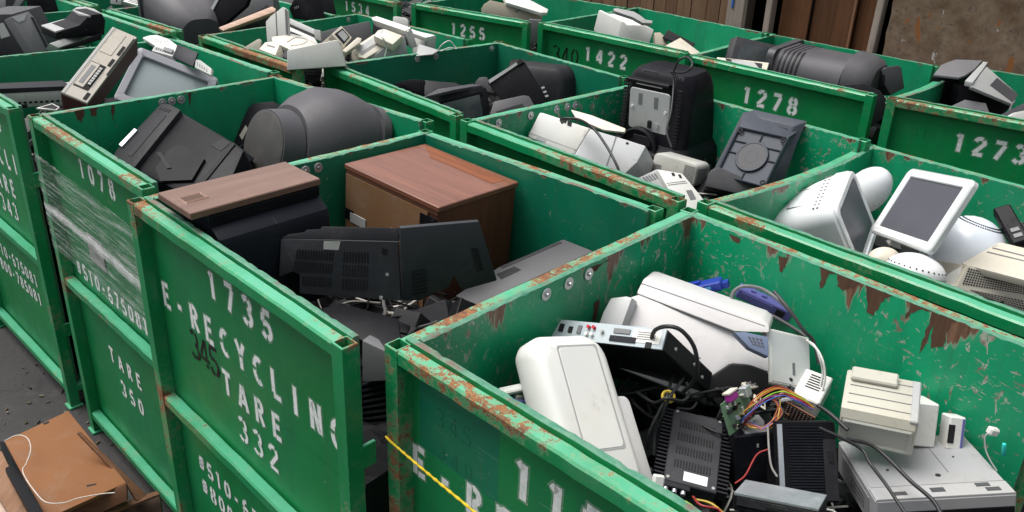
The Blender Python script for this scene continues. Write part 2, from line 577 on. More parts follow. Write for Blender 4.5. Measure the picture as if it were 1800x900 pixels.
# ------------------------------------------------------------------ timber shed behind the last row
def build_shed():
    P0, U, N = Vector((2.313, 7.056, 0)), Vector((0.677, -0.735, 0)), Vector((0.735, 0.677, 0))
    Mx = Matrix(((U.x, N.x, 0, P0.x), (U.y, N.y, 0, P0.y), (0, 0, 1, 0), (0, 0, 0, 1)))
    sh = thing('timber_shed', 'weathered brown timber shed with dark openings behind the last row of bins', 'shed', M=Mx)
    r = random.Random(3)
    H = 3.0
    mats = [wood(0.20, 0.12, 0.07, 0.7, 2, 0.3), wood(0.17, 0.10, 0.06, 0.7, 2, 0.3), wood(0.22, 0.135, 0.08, 0.7, 2, 0.3)]
    x = -5.2
    k = 0
    while x < -0.74:
        w = r.uniform(0.13, 0.17)
        w = min(w, -0.72 - x)
        b = MB().box((x + w / 2, r.uniform(-0.006, 0.006), H / 2), (w - 0.006, 0.025, H + r.uniform(-.1, .1)), 0.003)
        b.build('plank', mats[k % 3], sh)
        x += w
        k += 1
    grey = wood(0.33, 0.29, 0.25, 0.85, 2, 0.2)
    MB().box((-0.63, -0.03, H / 2), (0.17, 0.03, H), 0.004).build('weathered_board', grey, sh)
    MB().box((-0.535, 0.02, H / 2), (0.035, 0.12, H), 0.004).build('post', wood(0.13, 0.11, 0.09, 0.85, 2, 0.2), sh)
    MB().box((-0.30, -0.02, H / 2), (0.06, 0.08, H), 0.006).build('post', wood(0.36, 0.31, 0.27, 0.85, 2, 0.2), sh)
    # recessed brown boards inside the opening
    inner = [wood(0.18, 0.078, 0.033, 0.6, 2, 0.35), wood(0.135, 0.058, 0.026, 0.6, 2, 0.35), wood(0.16, 0.068, 0.03, 0.6, 2, 0.35)]
    xs = [-0.27, 0.0, 0.22, 0.38, 0.60]
    for i in range(len(xs) - 1):
        MB().box(((xs[i] + xs[i + 1]) / 2, 0.10 + 0.04 * (i % 2), H / 2), (xs[i + 1] - xs[i] - 0.004, 0.02, H), 0.003).build('inner_board', inner[i % 3], sh)
    MB().box((0.385, 0.075, H / 2), (0.022, 0.03, H), 0.003).build('batten', wood(0.28, 0.14, 0.07, 0.6, 2), sh)
    mx = Matrix.Translation((0.60, -0.03, 0)) @ Euler((0, math.radians(1.2), 0)).to_matrix().to_4x4()
    MB().box((0, 0, H / 2), (0.055, 0.075, H), 0.006, M=mx).build('post', wood(0.40, 0.34, 0.29, 0.85, 2, 0.2), sh)
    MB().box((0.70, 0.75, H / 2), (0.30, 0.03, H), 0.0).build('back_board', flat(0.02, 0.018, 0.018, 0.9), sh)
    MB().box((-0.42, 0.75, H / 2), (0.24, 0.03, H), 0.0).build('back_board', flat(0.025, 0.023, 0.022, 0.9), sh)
    # large weathered sheet on the right, flaked and stained
    n = NT('weathered_sheet')
    c = n.mix(n.ramp(n.noise(7, 6, 0.7), 0.35, 0.68), (0.135, 0.085, 0.052), (0.26, 0.195, 0.14))
    c = n.mix(n.ramp(n.noise(26, 4, 0.7), 0.56, 0.68), c, (0.105, 0.08, 0.06))
    fl = n.ramp(n.noise(1.0, 3, 0.5, n.scale(n.P, (9, 9, 5)), 0.4), 0.66, 0.68)
    c = n.mix(fl, c, (0.27, 0.11, 0.04))
    c = n.mix(n.ramp(n.noise(1.0, 4, 0.6, n.scale(n.P, (13, 13, 8), (4, 2, 1))), 0.67, 0.70), c, (0.45, 0.43, 0.40))
    n.bump(n.noise(30, 5, 0.7), 0.6, 0.004)
    n.set(c, 0.9, 0.0, 0.25)
    mb = MB()
    prev = None
    vs, fs = [], []
    rows = 40
    for i in range(rows + 1):
        z = H * i / rows
        e = 0.735 + r.uniform(-0.008, 0.008)
        for y in (-0.06, -0.035):
            vs += [(e, y, z), (4.6, y, z)]
    for i in range(rows):
        a = i * 4
        fs += [(a, a + 1, a + 5, a + 4), (a + 3, a + 2, a + 6, a + 7), (a + 2, a, a + 4, a + 6)]
    mb.add(vs, fs).build('weathered_sheet', n.m, sh)
    MB().box((-0.3, 0.9, H + 0.03), (9.8, 2.6, 0.05), 0.01).build('shading_roof', flat(0.12, 0.11, 0.1, 0.9), sh)  # out of view; its overhang is added to darken the openings
    MB().box((-0.3, 1.9, H / 2), (9.8, 0.05, H), 0.0).build('back_wall', wood(.06, .04, .028, .9, 2, .2), sh)
    for x in (-5.2, 4.6):
        MB().box((x, 0.95, H / 2), (0.05, 1.85, H), 0.0).build('end_wall', wood(.06, .04, .028, .9, 2, .2), sh)
    # scrap of blue and pink plastic caught on the timber
    MB().box((-0.66, -0.052, 1.76), (0.02, 0.008, 0.09), 0.002, M=None).build('blue_scrap', flat(0.03, 0.14, 0.5), sh)
build_shed()

# ------------------------------------------------------------------ stencil lettering
def _arc(cx, cy, rx, ry, a0, a1, n=8):
    return [(cx + rx * math.cos(math.radians(a0 + (a1 - a0) * k / n)), cy + ry * math.sin(math.radians(a0 + (a1 - a0) * k / n))) for k in range(n + 1)]
GL = {
    '0': [_arc(.29, .5, .22, .44, 100, 260), _arc(.29, .5, .22, .44, -80, 80)],
    '1': [[(.3, 0), (.3, .96)], [(.14, .80), (.26, .93)]],
    '2': [_arc(.28, .72, .22, .22, 170, 60, 6), _arc(.28, .72, .22, .22, 42, -30, 5) + [(.08, .12)], [(.05, .06), (.52, .06)]],
    '3': [_arc(.26, .72, .22, .22, 150, 75, 5), _arc(.26, .72, .22, .21, 58, -80, 7), _arc(.26, .28, .24, .23, 75, -75, 7), _arc(.26, .28, .24, .23, -95, -155, 4)],
    '4': [[(.36, .93), (.06, .33)], [(.03, .26), (.55, .26)], [(.41, 0), (.41, .18)], [(.41, .34), (.41, .96)]],
    '5': [[(.10, .93), (.50, .93)], [(.11, .84), (.09, .55)], [(.10, .53)] + _arc(.27, .31, .25, .25, 105, -75, 9), _arc(.27, .31, .25, .25, -95, -150, 4)],
    '6': [_arc(.36, .55, .28, .40, 80, 175, 6), _arc(.29, .28, .22, .23, 170, -10, 8), _arc(.29, .28, .22, .23, -25, -170, 8)],
    '7': [[(.05, .93), (.53, .93)], [(.49, .82), (.2, 0)]],
    '8': [_arc(.29, .73, .19, .2, 105, 255), _arc(.29, .73, .19, .2, -75, 75), _arc(.29, .27, .22, .23, 105, 255), _arc(.29, .27, .22, .23, -75, 75)],
    'E': [[(.1, 0), (.1, 1)], [(.22, .94), (.5, .94)], [(.22, .52), (.44, .52)], [(.22, .06), (.52, .06)]],
    'R': [[(.1, 0), (.1, 1)], [(.22, .94)] + _arc(.26, .72, .22, .22, 85, -85, 8) + [(.22, .5)], [(.3, .42), (.52, 0)]],
    'C': [_arc(.32, .5, .26, .44, 60, 170, 8), _arc(.32, .5, .26, .44, 190, 300, 8)],
    'Y': [[(.04, 1), (.27, .55)], [(.52, 1), (.31, .56)], [(.29, .44), (.29, 0)]],
    'L': [[(.1, .16), (.1, 1)], [(.1, .06), (.5, .06)]],
    'I': [[(.28, 0), (.28, 1)]],
    'N': [[(.08, 0), (.08, 1)], [(.14, .94), (.44, .06)], [(.5, 0), (.5, 1)]],
    'G': [_arc(.32, .5, .26, .44, 60, 170, 8), _arc(.32, .5, .26, .44, 190, 300, 8), [(.36, .4), (.56, .4), (.56, .1)]],
    'T': [[(.0, .94), (.56, .94)], [(.28, 0), (.28, .84)]],
    'A': [[(.02, 0), (.26, .96)], [(.31, .96), (.55, 0)], [(.18, .3), (.4, .3)]],
    '-': [[(.12, .46), (.40, .46)]],
    '#': [[(.16, .1), (.24, .9)], [(.34, .1), (.42, .9)], [(.04, .34), (.52, .36)], [(.06, .64), (.54, .66)]],
    ' ': [],
}
def text_mb(txt, h, adv, stroke, place, r, slant=0.0, hand=0.0, spray=False):
    """Flat painted strokes: place(x, y) maps text coordinates to the wall."""
    out = []
    x0 = 0.0
    for ch in txt:
        mb = MB()
        dy = r.uniform(-0.012, 0.012) * h
        for pl in GL[ch]:
            pts = [Vector(((p[0] + slant * p[1] + r.uniform(-hand, hand)) * h, p[1] * h + dy + r.uniform(-hand, hand) * h)) for p in pl]
            vs, fs = [], []
            for i, p in enumerate(pts):
                t = (pts[min(i + 1, len(pts) - 1)] - pts[max(i - 1, 0)]).normalized()
                nn = Vector((-t.y, t.x)) * stroke * h / 2 * (1 + r.uniform(-.06, .06))
                for q in (p + nn, p - nn):
                    vs.append(place(x0 + q.x, q.y))
            for i in range(len(pts) - 1):
                fs.append((2 * i, 2 * i + 1, 2 * i + 3, 2 * i + 2))
            mb.add(vs, fs)
            if spray:
                vs = []
                for i, p in enumerate(pts):
                    t = (pts[min(i + 1, len(pts) - 1)] - pts[max(i - 1, 0)]).normalized()
                    nn = Vector((-t.y, t.x)) * stroke * h * .78
                    e = t * stroke * h * .28 * (-1 if i == 0 else 1 if i == len(pts) - 1 else 0)
                    for q in (p + nn + e, p - nn + e):
                        vs.append(place(x0 + q.x, q.y, .0003))
                mb.add(vs, fs, 1)
        x0 += adv
        if mb.f:
            out.append(mb)
    return out

# ------------------------------------------------------------------ recycling bins
# post centres A (front left), B (front right), C (back right), D (back left) and rim height
BINS = {
    '1735': ([(-1.302, 2.692), (-0.409, 1.816), (0.504, 2.797), (-0.403, 3.613)], 1.702),
    '1078': ([(-2.140, 3.608), (-1.320, 2.813), (-0.414, 3.759), (-1.308, 4.490)], 1.706),
    '11': ([(-0.280, 1.851), (0.616, 1.000), (1.460, 1.916), (0.640, 2.841)], 1.683),
    'mid': ([(-0.226, 3.778), (0.601, 2.884), (1.587, 3.718), (0.713, 4.687)], 1.710),
    'mac': ([(0.733, 2.986), (1.565, 2.072), (2.495, 2.908), (1.657, 3.817)], 1.660),
    'tv': ([(-1.133, 4.997), (-0.296, 4.046), (0.631, 4.989), (-0.147, 5.879)], 1.661),
    '1278': ([(1.183, 5.820), (2.075, 4.885), (2.858, 5.800), (1.982, 6.751)], 1.635),
    'white': ([(-2.105, 5.630), (-1.279, 4.833), (-0.358, 5.847), (-1.269, 6.687)], 1.678),
    '343': ([(-3.221, 4.616), (-2.362, 3.809), (-1.379, 4.704), (-2.250, 5.503)], 1.675),
    '1255': ([(-0.891, 7.272), (0.049, 6.585), (0.884, 7.499), (-0.053, 8.306)], 1.682),
    '1422': ([(0.175, 6.703), (1.129, 5.777), (1.900, 6.639), (1.029, 7.662)], 1.662),
    '1273': ([(2.111, 4.677), (3.085, 3.917), (3.871, 4.925), (2.896, 5.685)], 1.675),
    'grey': ([(-3.168, 6.542), (-2.353, 5.827), (-1.436, 6.682), (-2.307, 7.525)], 1.659),
    '1534': ([(-1.957, 8.184), (-1.054, 7.340), (-0.182, 8.273), (-1.084, 9.117)], 1.675),
    'left': ([(-4.212, 5.547), (-3.353, 4.740), (-2.370, 5.635), (-3.242, 6.434)], 1.675),
    'far_left': ([(-5.203, 6.478), (-4.344, 5.671), (-3.361, 6.566), (-4.233, 7.366)], 1.675),
    'keyboard': ([(-4.145, 7.400), (-3.330, 6.685), (-2.414, 7.539), (-3.284, 8.382)], 1.659),
}
WHITE, BLACKP = (0.80, 0.83, 0.81), (0.012, 0.013, 0.014)
# stencils: (text, start along the front panel, base below the rim, height, advance, stroke, colour)
STD = lambda num, tare: [(num, .44, -.205, .10, .112, .2, 0), ('E-RECYCLING', .05, -.402, .10, .1075, .19, 0), ('TARE', .465, -.565, .095, .106, .19, 0), (tare, .545, -.712, .10, .098, .15, 0),
                         ('#510-675081', .16, -1.075, .075, .068, .19, 0), ('#800-785081', .16, -1.19, .075, .068, .19, 0)]
TEXT = {
    '1735': STD('1735', '332') + [('345', .235, -.53, .12, .07, .13, 1)],
    '1078': [('1078', .385, -.185, .088, .105, .19, 0), ('#510-675081', .10, -.755, .08, .073, .19, 0), ('TARE', .34, -1.125, .08, .1, .19, 0), ('350', .42, -1.28, .085, .095, .19, 0)],
    '11': [('1150', .40, -.245, .11, .105, .205, 0), ('E-RECYCLING', .025, -.405, .095, .1075, .205, 0), ('345', .12, -.20, .06, .05, .03, 2), ('340', .13, -.30, .05, .05, .025, 2)],
    '1278': [('1278', .43, -.238, .108, .112, .205, 0)],
    '1422': [('1422', .43, -.218, .103, .113, .205, 0), ('340', .10, -.285, .135, .095, .12, 1)],
    '1255': [('1255', .38, -.205, .094, .1, .205, 0)],
    '1534': [('1534', .45, -.175, .085, .103, .205, 0)],
    '1273': [('1273', .355, -.23, .1, .099, .205, 0), ('340', .14, -.2, .05, .045, .03, 2)],
    '343': STD('1116', '343'),
}
LABELS = {
    '1735': 'green steel bin stencilled 1735 holding two wood-cased televisions',
    '1078': 'green steel bin stencilled 1078 with clear film wrapped round its front',
    '11': 'nearest green bin at the right with rusty front rail and yellow rope',
    'mid': 'scuffed green bin holding the tall black monitor standing on end',
    'mac': 'green bin full of white computers at the right edge, below number 1273',
    'tv': 'green bin with dark televisions behind the bin of the tall black monitor',
    '1278': 'green bin stencilled 1278 with round-backed grey television',
    'white': 'green bin heaped with white printers and screens, rusted front rail',
    '343': 'green bin at the left edge with tare 343, holding a beige video recorder',
    '1255': 'green bin stencilled 1255 in the back row',
    '1422': 'green bin stencilled 1422 with black 340 scrawled beside it',
    '1273': 'green bin stencilled 1273 at the right edge with black picture tube set',
    'grey': 'green bin with big grey television shell and tan board, upper left',
    '1534': 'green bin stencilled 1534 at the top edge of the picture',
    'left': 'green bin with black office machines at the upper left edge',
    'far_left': 'green bin with dark monitors in the top left corner',
    'keyboard': 'green bin with white keyboards at the top edge, left of the grey television shell',
}
BOLTS = {'11': [.52, .623, .718], '1078': [.557, .604, .651], '1735': [.64, .699], 'tv': [.088, .609, .756, 1.227], 'mid': [.153, .365, .548, .626, .684], 'white': [1.213]}
RUST = {'11': 1.02, '1735': .8, 'mid': .72, 'mac': .72, '1078': .7, 'white': 1.0, 'tv': .7, '343': .7, '1273': .55, '1278': .5, 'grey': .85}
BOW = {'1273': .07, 'mac': .045}
WEAR = {'11': (1.7, 1.3, False), 'mid': (2.0, .6, False), 'mac': (1.6, .6, False), '1735': (.7, .2, True), '1078': (.35, .55, False), 'tv': (.35, .25, True), '343': (.2, .15, False), '1278': (.2, .2, False), '1273': (.15, .1, False), '1255': (.8, .2, False)}

def beam(P, Q, z0, z1, half, n_in, off, seg, r, dent=0.0012, bow=0.0):
    """Chamfered square tube from P to Q (2-D points), z0..z1, centred off from the post line."""
    mb, rings = MB(), []
    u = (Q - P).normalized()
    ch = 0.006
    for k in range(seg + 1):
        t = k / seg
        c = P + (Q - P) * t + n_in * (off + bow * 4 * t * (1 - t))
        dz, dn = r.uniform(-dent, dent), r.uniform(-dent, dent)
        ring = []
        for (a, b) in ((-half + ch, z0), (half - ch, z0), (half, z0 + ch), (half, z1 - ch), (half - ch, z1), (-half + ch, z1), (-half, z1 - ch), (-half, z0 + ch)):
            q = c + n_in * (a + dn)
            ring.append((q.x, q.y, b + dz))
        rings.append(ring)
    return mb.loft(rings)

def panel_mb(P, Q, n_in, a0, a1, z0, z1, seg, r, ragged, bow=0.0):
    """Plywood sheet: slot 0 outer face, 1 inner face, 2 edges; the top edge is uneven."""
    mb = MB()
    vs, fo, fi, fe = [], [], [], []
    wob = 0.0
    for k in range(seg + 1):
        t = k / seg
        c = P + (Q - P) * t + n_in * (bow * 4 * t * (1 - t))
        wob = wob * .8 + r.uniform(-ragged, ragged) * .35
        chip = -r.uniform(0.0, 0.006) if (ragged > .001 and r.random() < .2) else 0
        for (a, z) in ((a0, z0), (a0, z1 + wob), (a0 + .006, z1 + wob + .002 + r.uniform(-ragged, ragged) * .4), (a1 - .005, z1 + wob + .001 + chip * .4), (a1, z1 + wob + chip), (a1, z0)):
            q = c + n_in * a
            vs.append((q.x, q.y, z))
    for k in range(seg):
        i, j = k * 6, (k + 1) * 6
        fo.append((i, i + 1, j + 1, j))
        fe += [(i + 1, i + 2, j + 2, j + 1), (i + 2, i + 3, j + 3, j + 2), (i + 3, i + 4, j + 4, j + 3), (i + 5, i, j, j + 5)]
        fi.append((i + 4, i + 5, j + 5, j + 4))
    e = seg * 6
    fe += [(0, 1, 2, 3, 4, 5), (e + 5, e + 4, e + 3, e + 2, e + 1, e)]
    mb.add(vs, fo, 0)
    mb.f += fi
    mb.mi += [1] * len(fi)
    mb.f += fe
    mb.mi += [2] * len(fe)
    return mb

# strips of veneer torn off below the rim: outlines as (along the wall, below the rim)
TORN = {
    ('11', 'DC'): [[(0.402, -0.015), (0.438, -0.011), (0.434, -0.034), (0.428, -0.071), (0.415, -0.062)], [(0.549, 0.006), (0.609, 0.002), (0.584, -0.008), (0.578, -0.047), (0.565, -0.07), (0.563, -0.033)], [(0.607, 0.013), (0.704, 0.012), (0.682, -0.003), (0.662, -0.023), (0.642, -0.044), (0.619, -0.039)], [(0.704, 0.012), (0.795, 0.008), (0.77, -0.014), (0.76, -0.034), (0.749, -0.084), (0.725, -0.083)], [(0.843, 0.008), (0.908, 0.003), (0.872, -0.007), (0.859, -0.023), (0.84, -0.054)], [(0.906, 0.004), (0.981, 0.004), (0.962, -0.007), (0.961, -0.088), (0.929, -0.107), (0.922, -0.035), (0.903, -0.14), (0.906, -0.08)], [(0.204, -0.005), (0.251, -0.005), (0.25, -0.026), (0.227, -0.028)]],
    ('1078', 'AD'): [[(0.152, 0.01), (0.2, 0.012), (0.188, -0.029), (0.168, -0.057), (0.156, -0.023)], [(0.217, 0.011), (0.258, 0.012), (0.243, -0.033), (0.218, -0.032)], [(0.317, 0.01), (0.334, 0.013), (0.315, -0.071), (0.313, -0.052)], [(0.693, 0.01), (0.711, 0.013), (0.692, -0.071)], [(0.436, 0.015), (0.458, 0.017), (0.445, -0.011)]],
    ('11', 'AD'): [[(0.73, -0.008), (0.832, -0.011), (0.794, -0.013), (0.761, -0.03), (0.738, -0.026)], [(0.763, -0.14), (0.79, -0.146), (0.784, -0.211), (0.76, -0.212)]],
}
BINFRAME = {}
def build_bin(key, idx):
    pts, rim = BINS[key]
    r = random.Random(100 + idx)
    W = [Vector(p) for p in pts]
    c = (W[0] + W[1] + W[2] + W[3]) / 4
    u = (W[1] - W[0]).normalized()
    yaw = math.atan2(u.y, u.x)
    Mb = Matrix.Translation((c.x, c.y, 0)) @ Matrix.Rotation(yaw, 4, 'Z')
    name = 'recycling_bin'
    root = thing(name, LABELS[key], 'bin', 'green recycling bins in rows', Mb)
    Mi = Mb.inverted()
    L = [(Mi @ Vector((p.x, p.y, 0))).to_2d() for p in W]
    A, B, C, D = L
    rust = RUST.get(key, 0.55)
    chips, tears, dark = WEAR.get(key, (.3, .2, False))
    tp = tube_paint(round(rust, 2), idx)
    outer = ply_paint(0.08, 0.0, False, idx)
    inner = ply_paint(chips, tears, dark, idx)
    edge = ply_edge()
    up = (0, 0, rim)
    h = 0.0245
    for k, p in enumerate(L):                                    # hollow square posts
        n_in = (Vector((0, 0)) - p).normalized()
        mb = MB()
        zt, zb, ih = 0.0 + r.uniform(-.003, .004), -rim, h - .005
        sq = lambda s, z: [(p.x + a * s, p.y + b * s, z) for a, b in ((-1, -1), (1, -1), (1, 1), (-1, 1))]
        mb.loft([sq(h, zb), sq(h, zt - .002), sq(h - .002, zt), sq(ih, zt), sq(ih, zt - .16)], cap0=True, cap1=True)
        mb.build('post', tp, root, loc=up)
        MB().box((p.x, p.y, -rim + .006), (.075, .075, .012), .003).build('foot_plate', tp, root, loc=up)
    sides = (('front', A, B), ('left', A, D), ('back', D, C))
    for sn, P, Q in sides:
        n_in = Vector((-(Q - P).y, (Q - P).x)).normalized()
        if n_in.dot(-(P + Q) / 2) < 0:
            n_in = -n_in
        d = (Q - P).normalized()
        P1, Q1 = P + d * h, Q - d * h
        bow = BOW.get(key, 0.0) if sn == 'left' else r.uniform(-.004, .004) if sn == 'back' else 0.0
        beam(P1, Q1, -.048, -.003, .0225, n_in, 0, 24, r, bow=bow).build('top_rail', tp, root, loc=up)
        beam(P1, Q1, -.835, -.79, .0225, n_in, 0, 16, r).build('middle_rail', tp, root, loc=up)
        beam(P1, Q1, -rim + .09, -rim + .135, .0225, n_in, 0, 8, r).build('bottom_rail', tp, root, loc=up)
        seam = -.50 + r.uniform(-.03, .03)
        Pp, Qp = P + d * .0, Q - d * .0
        if sn == 'back':
            Pp = P + d * .048
        if sn == 'left':
            Pp, Qp = P + d * .048, Q - d * .022
        panel_mb(Pp, Qp, n_in, .024, .044, seam, .004, 60, r, .0028, bow).build('plywood_panel', [outer, inner, edge], root, loc=up)
        panel_mb(Pp, Qp, n_in, .0255, .0425, -rim + .10, seam - .002, 4, r, .0003).build('plywood_panel', [outer, inner, edge], root, loc=up)
        for pl in TORN.get((key, {'front': 'AB', 'left': 'AD', 'back': 'DC'}[sn]), []):
            rr = random.Random(int(pl[0][0] * 1000))
            edge_pts = []
            for a, e in zip(pl, pl[1:] + pl[:1]):
                for q in range(4):
                    t = q / 4
                    k = .004 if q else 0
                    edge_pts.append((a[0] + (e[0] - a[0]) * t + rr.uniform(-k, k), min(.003, a[1] + (e[1] - a[1]) * t + rr.uniform(-k, k))))
            vs = []
            for (s, z) in edge_pts:
                q = P + d * s + n_in * (.0448 + bow * 4 * max(0, s / (Q - P).length) * (1 - s / (Q - P).length))
                vs.append((q.x, q.y, z))
            MB().add(vs, [tuple(range(len(vs)))]).build('torn_veneer', wood(.105, .058, .038, .85, 2, .2), root, loc=up)
        if sn == 'left':
            for s in BOLTS.get(key, []):
                q = P + d * s + n_in * .047
                Mw = Matrix.Translation((q.x, q.y, -.027)) @ n_in.to_3d().to_track_quat('Z', 'Y').to_matrix().to_4x4()
                mw = MB().cyl((0, 0, 0), .0205, .004, n=18, M=Mw, bev=.0012)
                w = mw.build('washer', metal(.6, .62, .62, .4), root, loc=up)
                mh = MB().cyl((0, 0, .0055), .0075, .007, n=8, M=Mw, r2=.006)
                mh.build('bolt_head', metal(.45, .46, .47, .3), w)
        if sn == 'front':
            BINFRAME[key] = (Mb, P, d, n_in, rim)
            for (txt, s0, z0, hh, adv, st, colr) in TEXT.get(key, []):
                def place(x, y, e=0.0, s0=s0, z0=z0):
                    q = P + d * (s0 + x) + n_in * (.0233 + e)
                    return (q.x, q.y, z0 + y)
                col = BLACKP if colr else WHITE
                rr = random.Random(len(txt) * 7 + idx)
                for mb in text_mb(txt, hh, adv, st, place, rr, hand=.012 if not colr else .03, spray=not colr):
                    mb.build('marker_scrawl' if colr else 'stencil_letter', [flat(.007, .007, .008, .5) if colr == 1 else flat(.004, .06, .035, .6) if colr else stencil_paint(*col, idx % 3), overspray(*col)], root, loc=up)
    if key == '11':
        Mb_, P_, d_, n_, rim_ = BINFRAME[key]
        q = [P_ + d_ * s + n_ * .0238 for s in (.055, .35)]
        MB().add([(q[0].x, q[0].y, -.30), (q[1].x, q[1].y, -.31), (q[1].x, q[1].y, -.075), (q[0].x, q[0].y, -.08)], [(0, 1, 2, 3)]).build('overpainted_patch', ply_paint(.3, 0.0, True, 3), root, loc=up)
    # open right side: bottom rail, hinge lugs and floor
    d = (C - B).normalized()
    n_in = Vector((-d.y, d.x))
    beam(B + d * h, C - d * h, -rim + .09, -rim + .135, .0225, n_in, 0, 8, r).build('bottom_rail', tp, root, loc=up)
    fl = MB()
    ins = [p * .955 for p in L]
    fl.loft([[(p.x, p.y, -rim + .13) for p in ins], [(p.x, p.y, -rim + .155) for p in ins]])
    fl.build('floor_board', ply_paint(.6, 0.0, True, 1), root, loc=up)
    for z in (-.36, -1.2):
        q = B + d * .03 + (B - A).normalized() * .02
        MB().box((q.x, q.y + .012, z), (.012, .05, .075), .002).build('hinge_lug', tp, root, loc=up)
    return root
BINROOT = {}
for _i, _k in enumerate(BINS):
    BINROOT[_k] = build_bin(_k, _i)

def on_front(key, s, off, z):
    """World position on a bin's front wall: s along it, off outward from the post line, z below the rim."""
    Mb, P, d, n_in, rim = BINFRAME[key]
    q = P + d * s - n_in * off
    return Mb @ Vector((q.x, q.y, rim + z))

# loose unsorted scrap lying deep in each bin
PALE = ('mac', 'white', '1422')
def scrap_pile(key, idx, top, n=150):
    pts, rim = BINS[key]
    r = random.Random(500 + idx)
    W = [Vector(p) for p in pts]
    mb = MB()
    vs, N = [], 18
    def at(a, b):
        return W[0] * (1 - a) * (1 - b) + W[1] * a * (1 - b) + W[2] * a * b + W[3] * (1 - a) * b
    for j in range(N + 1):
        for i in range(N + 1):
            q = at(.045 + .91 * i / N, .045 + .91 * j / N)
            vs.append((q.x, q.y, rim - top + r.uniform(-.05, .04)))
    mb.add(vs, [(j * (N + 1) + i, j * (N + 1) + i + 1, (j + 1) * (N + 1) + i + 1, (j + 1) * (N + 1) + i) for j in range(N) for i in range(N)], 0)
    ring = [j * (N + 1) for j in range(N + 1)] + [N * (N + 1) + i for i in range(1, N + 1)] + [j * (N + 1) + N for j in range(N - 1, -1, -1)] + [i for i in range(N - 1, 0, -1)]
    side = [vs[k] for k in ring]
    low = [(q[0] + r.uniform(-.015, .015), q[1] + r.uniform(-.015, .015), .17) for q in side]
    mb.loft([low, side], cap0=False, cap1=False)
    pick = (2, 5, 5, 0, 2) if key in PALE else (0, 0, 1, 1, 2, 3, 4)
    for k in range(n):
        q = at(r.uniform(.10, .90), r.uniform(.10, .90))
        M = Matrix.Translation((q.x, q.y, rim - top + r.uniform(-.02, .07))) @ Euler((r.uniform(-.9, .9), r.uniform(-.9, .9), r.uniform(0, 6))).to_matrix().to_4x4()
        big = r.random() < .3
        d = (r.uniform(.06, .2), r.uniform(.05, .15), r.uniform(.02, .08)) if big else (r.uniform(.015, .07), r.uniform(.01, .05), r.uniform(.004, .03))
        mi = r.choice(pick)
        mb.box((0, 0, 0), d, .003, 1 if big and mi in (3, 4) else mi, M)
    for k in range(26):
        a, b = r.uniform(.15, .85), r.uniform(.15, .85)
        pp = []
        for q in range(5):
            a, b = min(.9, max(.1, a + r.uniform(-.13, .13))), min(.9, max(.1, b + r.uniform(-.13, .13)))
            w = at(a, b)
            pp.append((w.x, w.y, rim - top + r.uniform(.02, .11)))
        mb.tube(smooth_path(pp, 5), r.uniform(.0025, .006), 5, r.choice((0, 0, 0, 2, 5)))
    o = mb.build('scrap_pile', [plastic(.010, .010, .012, .5, .3), plastic(.03, .03, .034, .5, .4), plastic(.14, .14, .138, .5, .4), flat(.02, .07, .035), metal(.4, .4, .4, .45), plastic(.5, .49, .45, .45, .3)])
    o['kind'] = 'stuff'
    o['label'] = 'jumble of electronic scrap deep in the bin: ' + LABELS[key].split(' ', 1)[1][:40].rsplit(' ', 1)[0]
    o['category'] = 'scrap'
TOPS = {'1735': .50, '11': .56, '1078': .36, 'mid': .38, 'mac': .36, 'tv': .34, '1278': .32, 'white': .24, '343': .36, '1255': .3, '1422': .32, '1273': .32, 'grey': .28, '1534': .3, 'left': .3, 'far_left': .3, 'keyboard': .28}
for _i, _k in enumerate(BINS):
    scrap_pile(_k, _i, TOPS[_k])

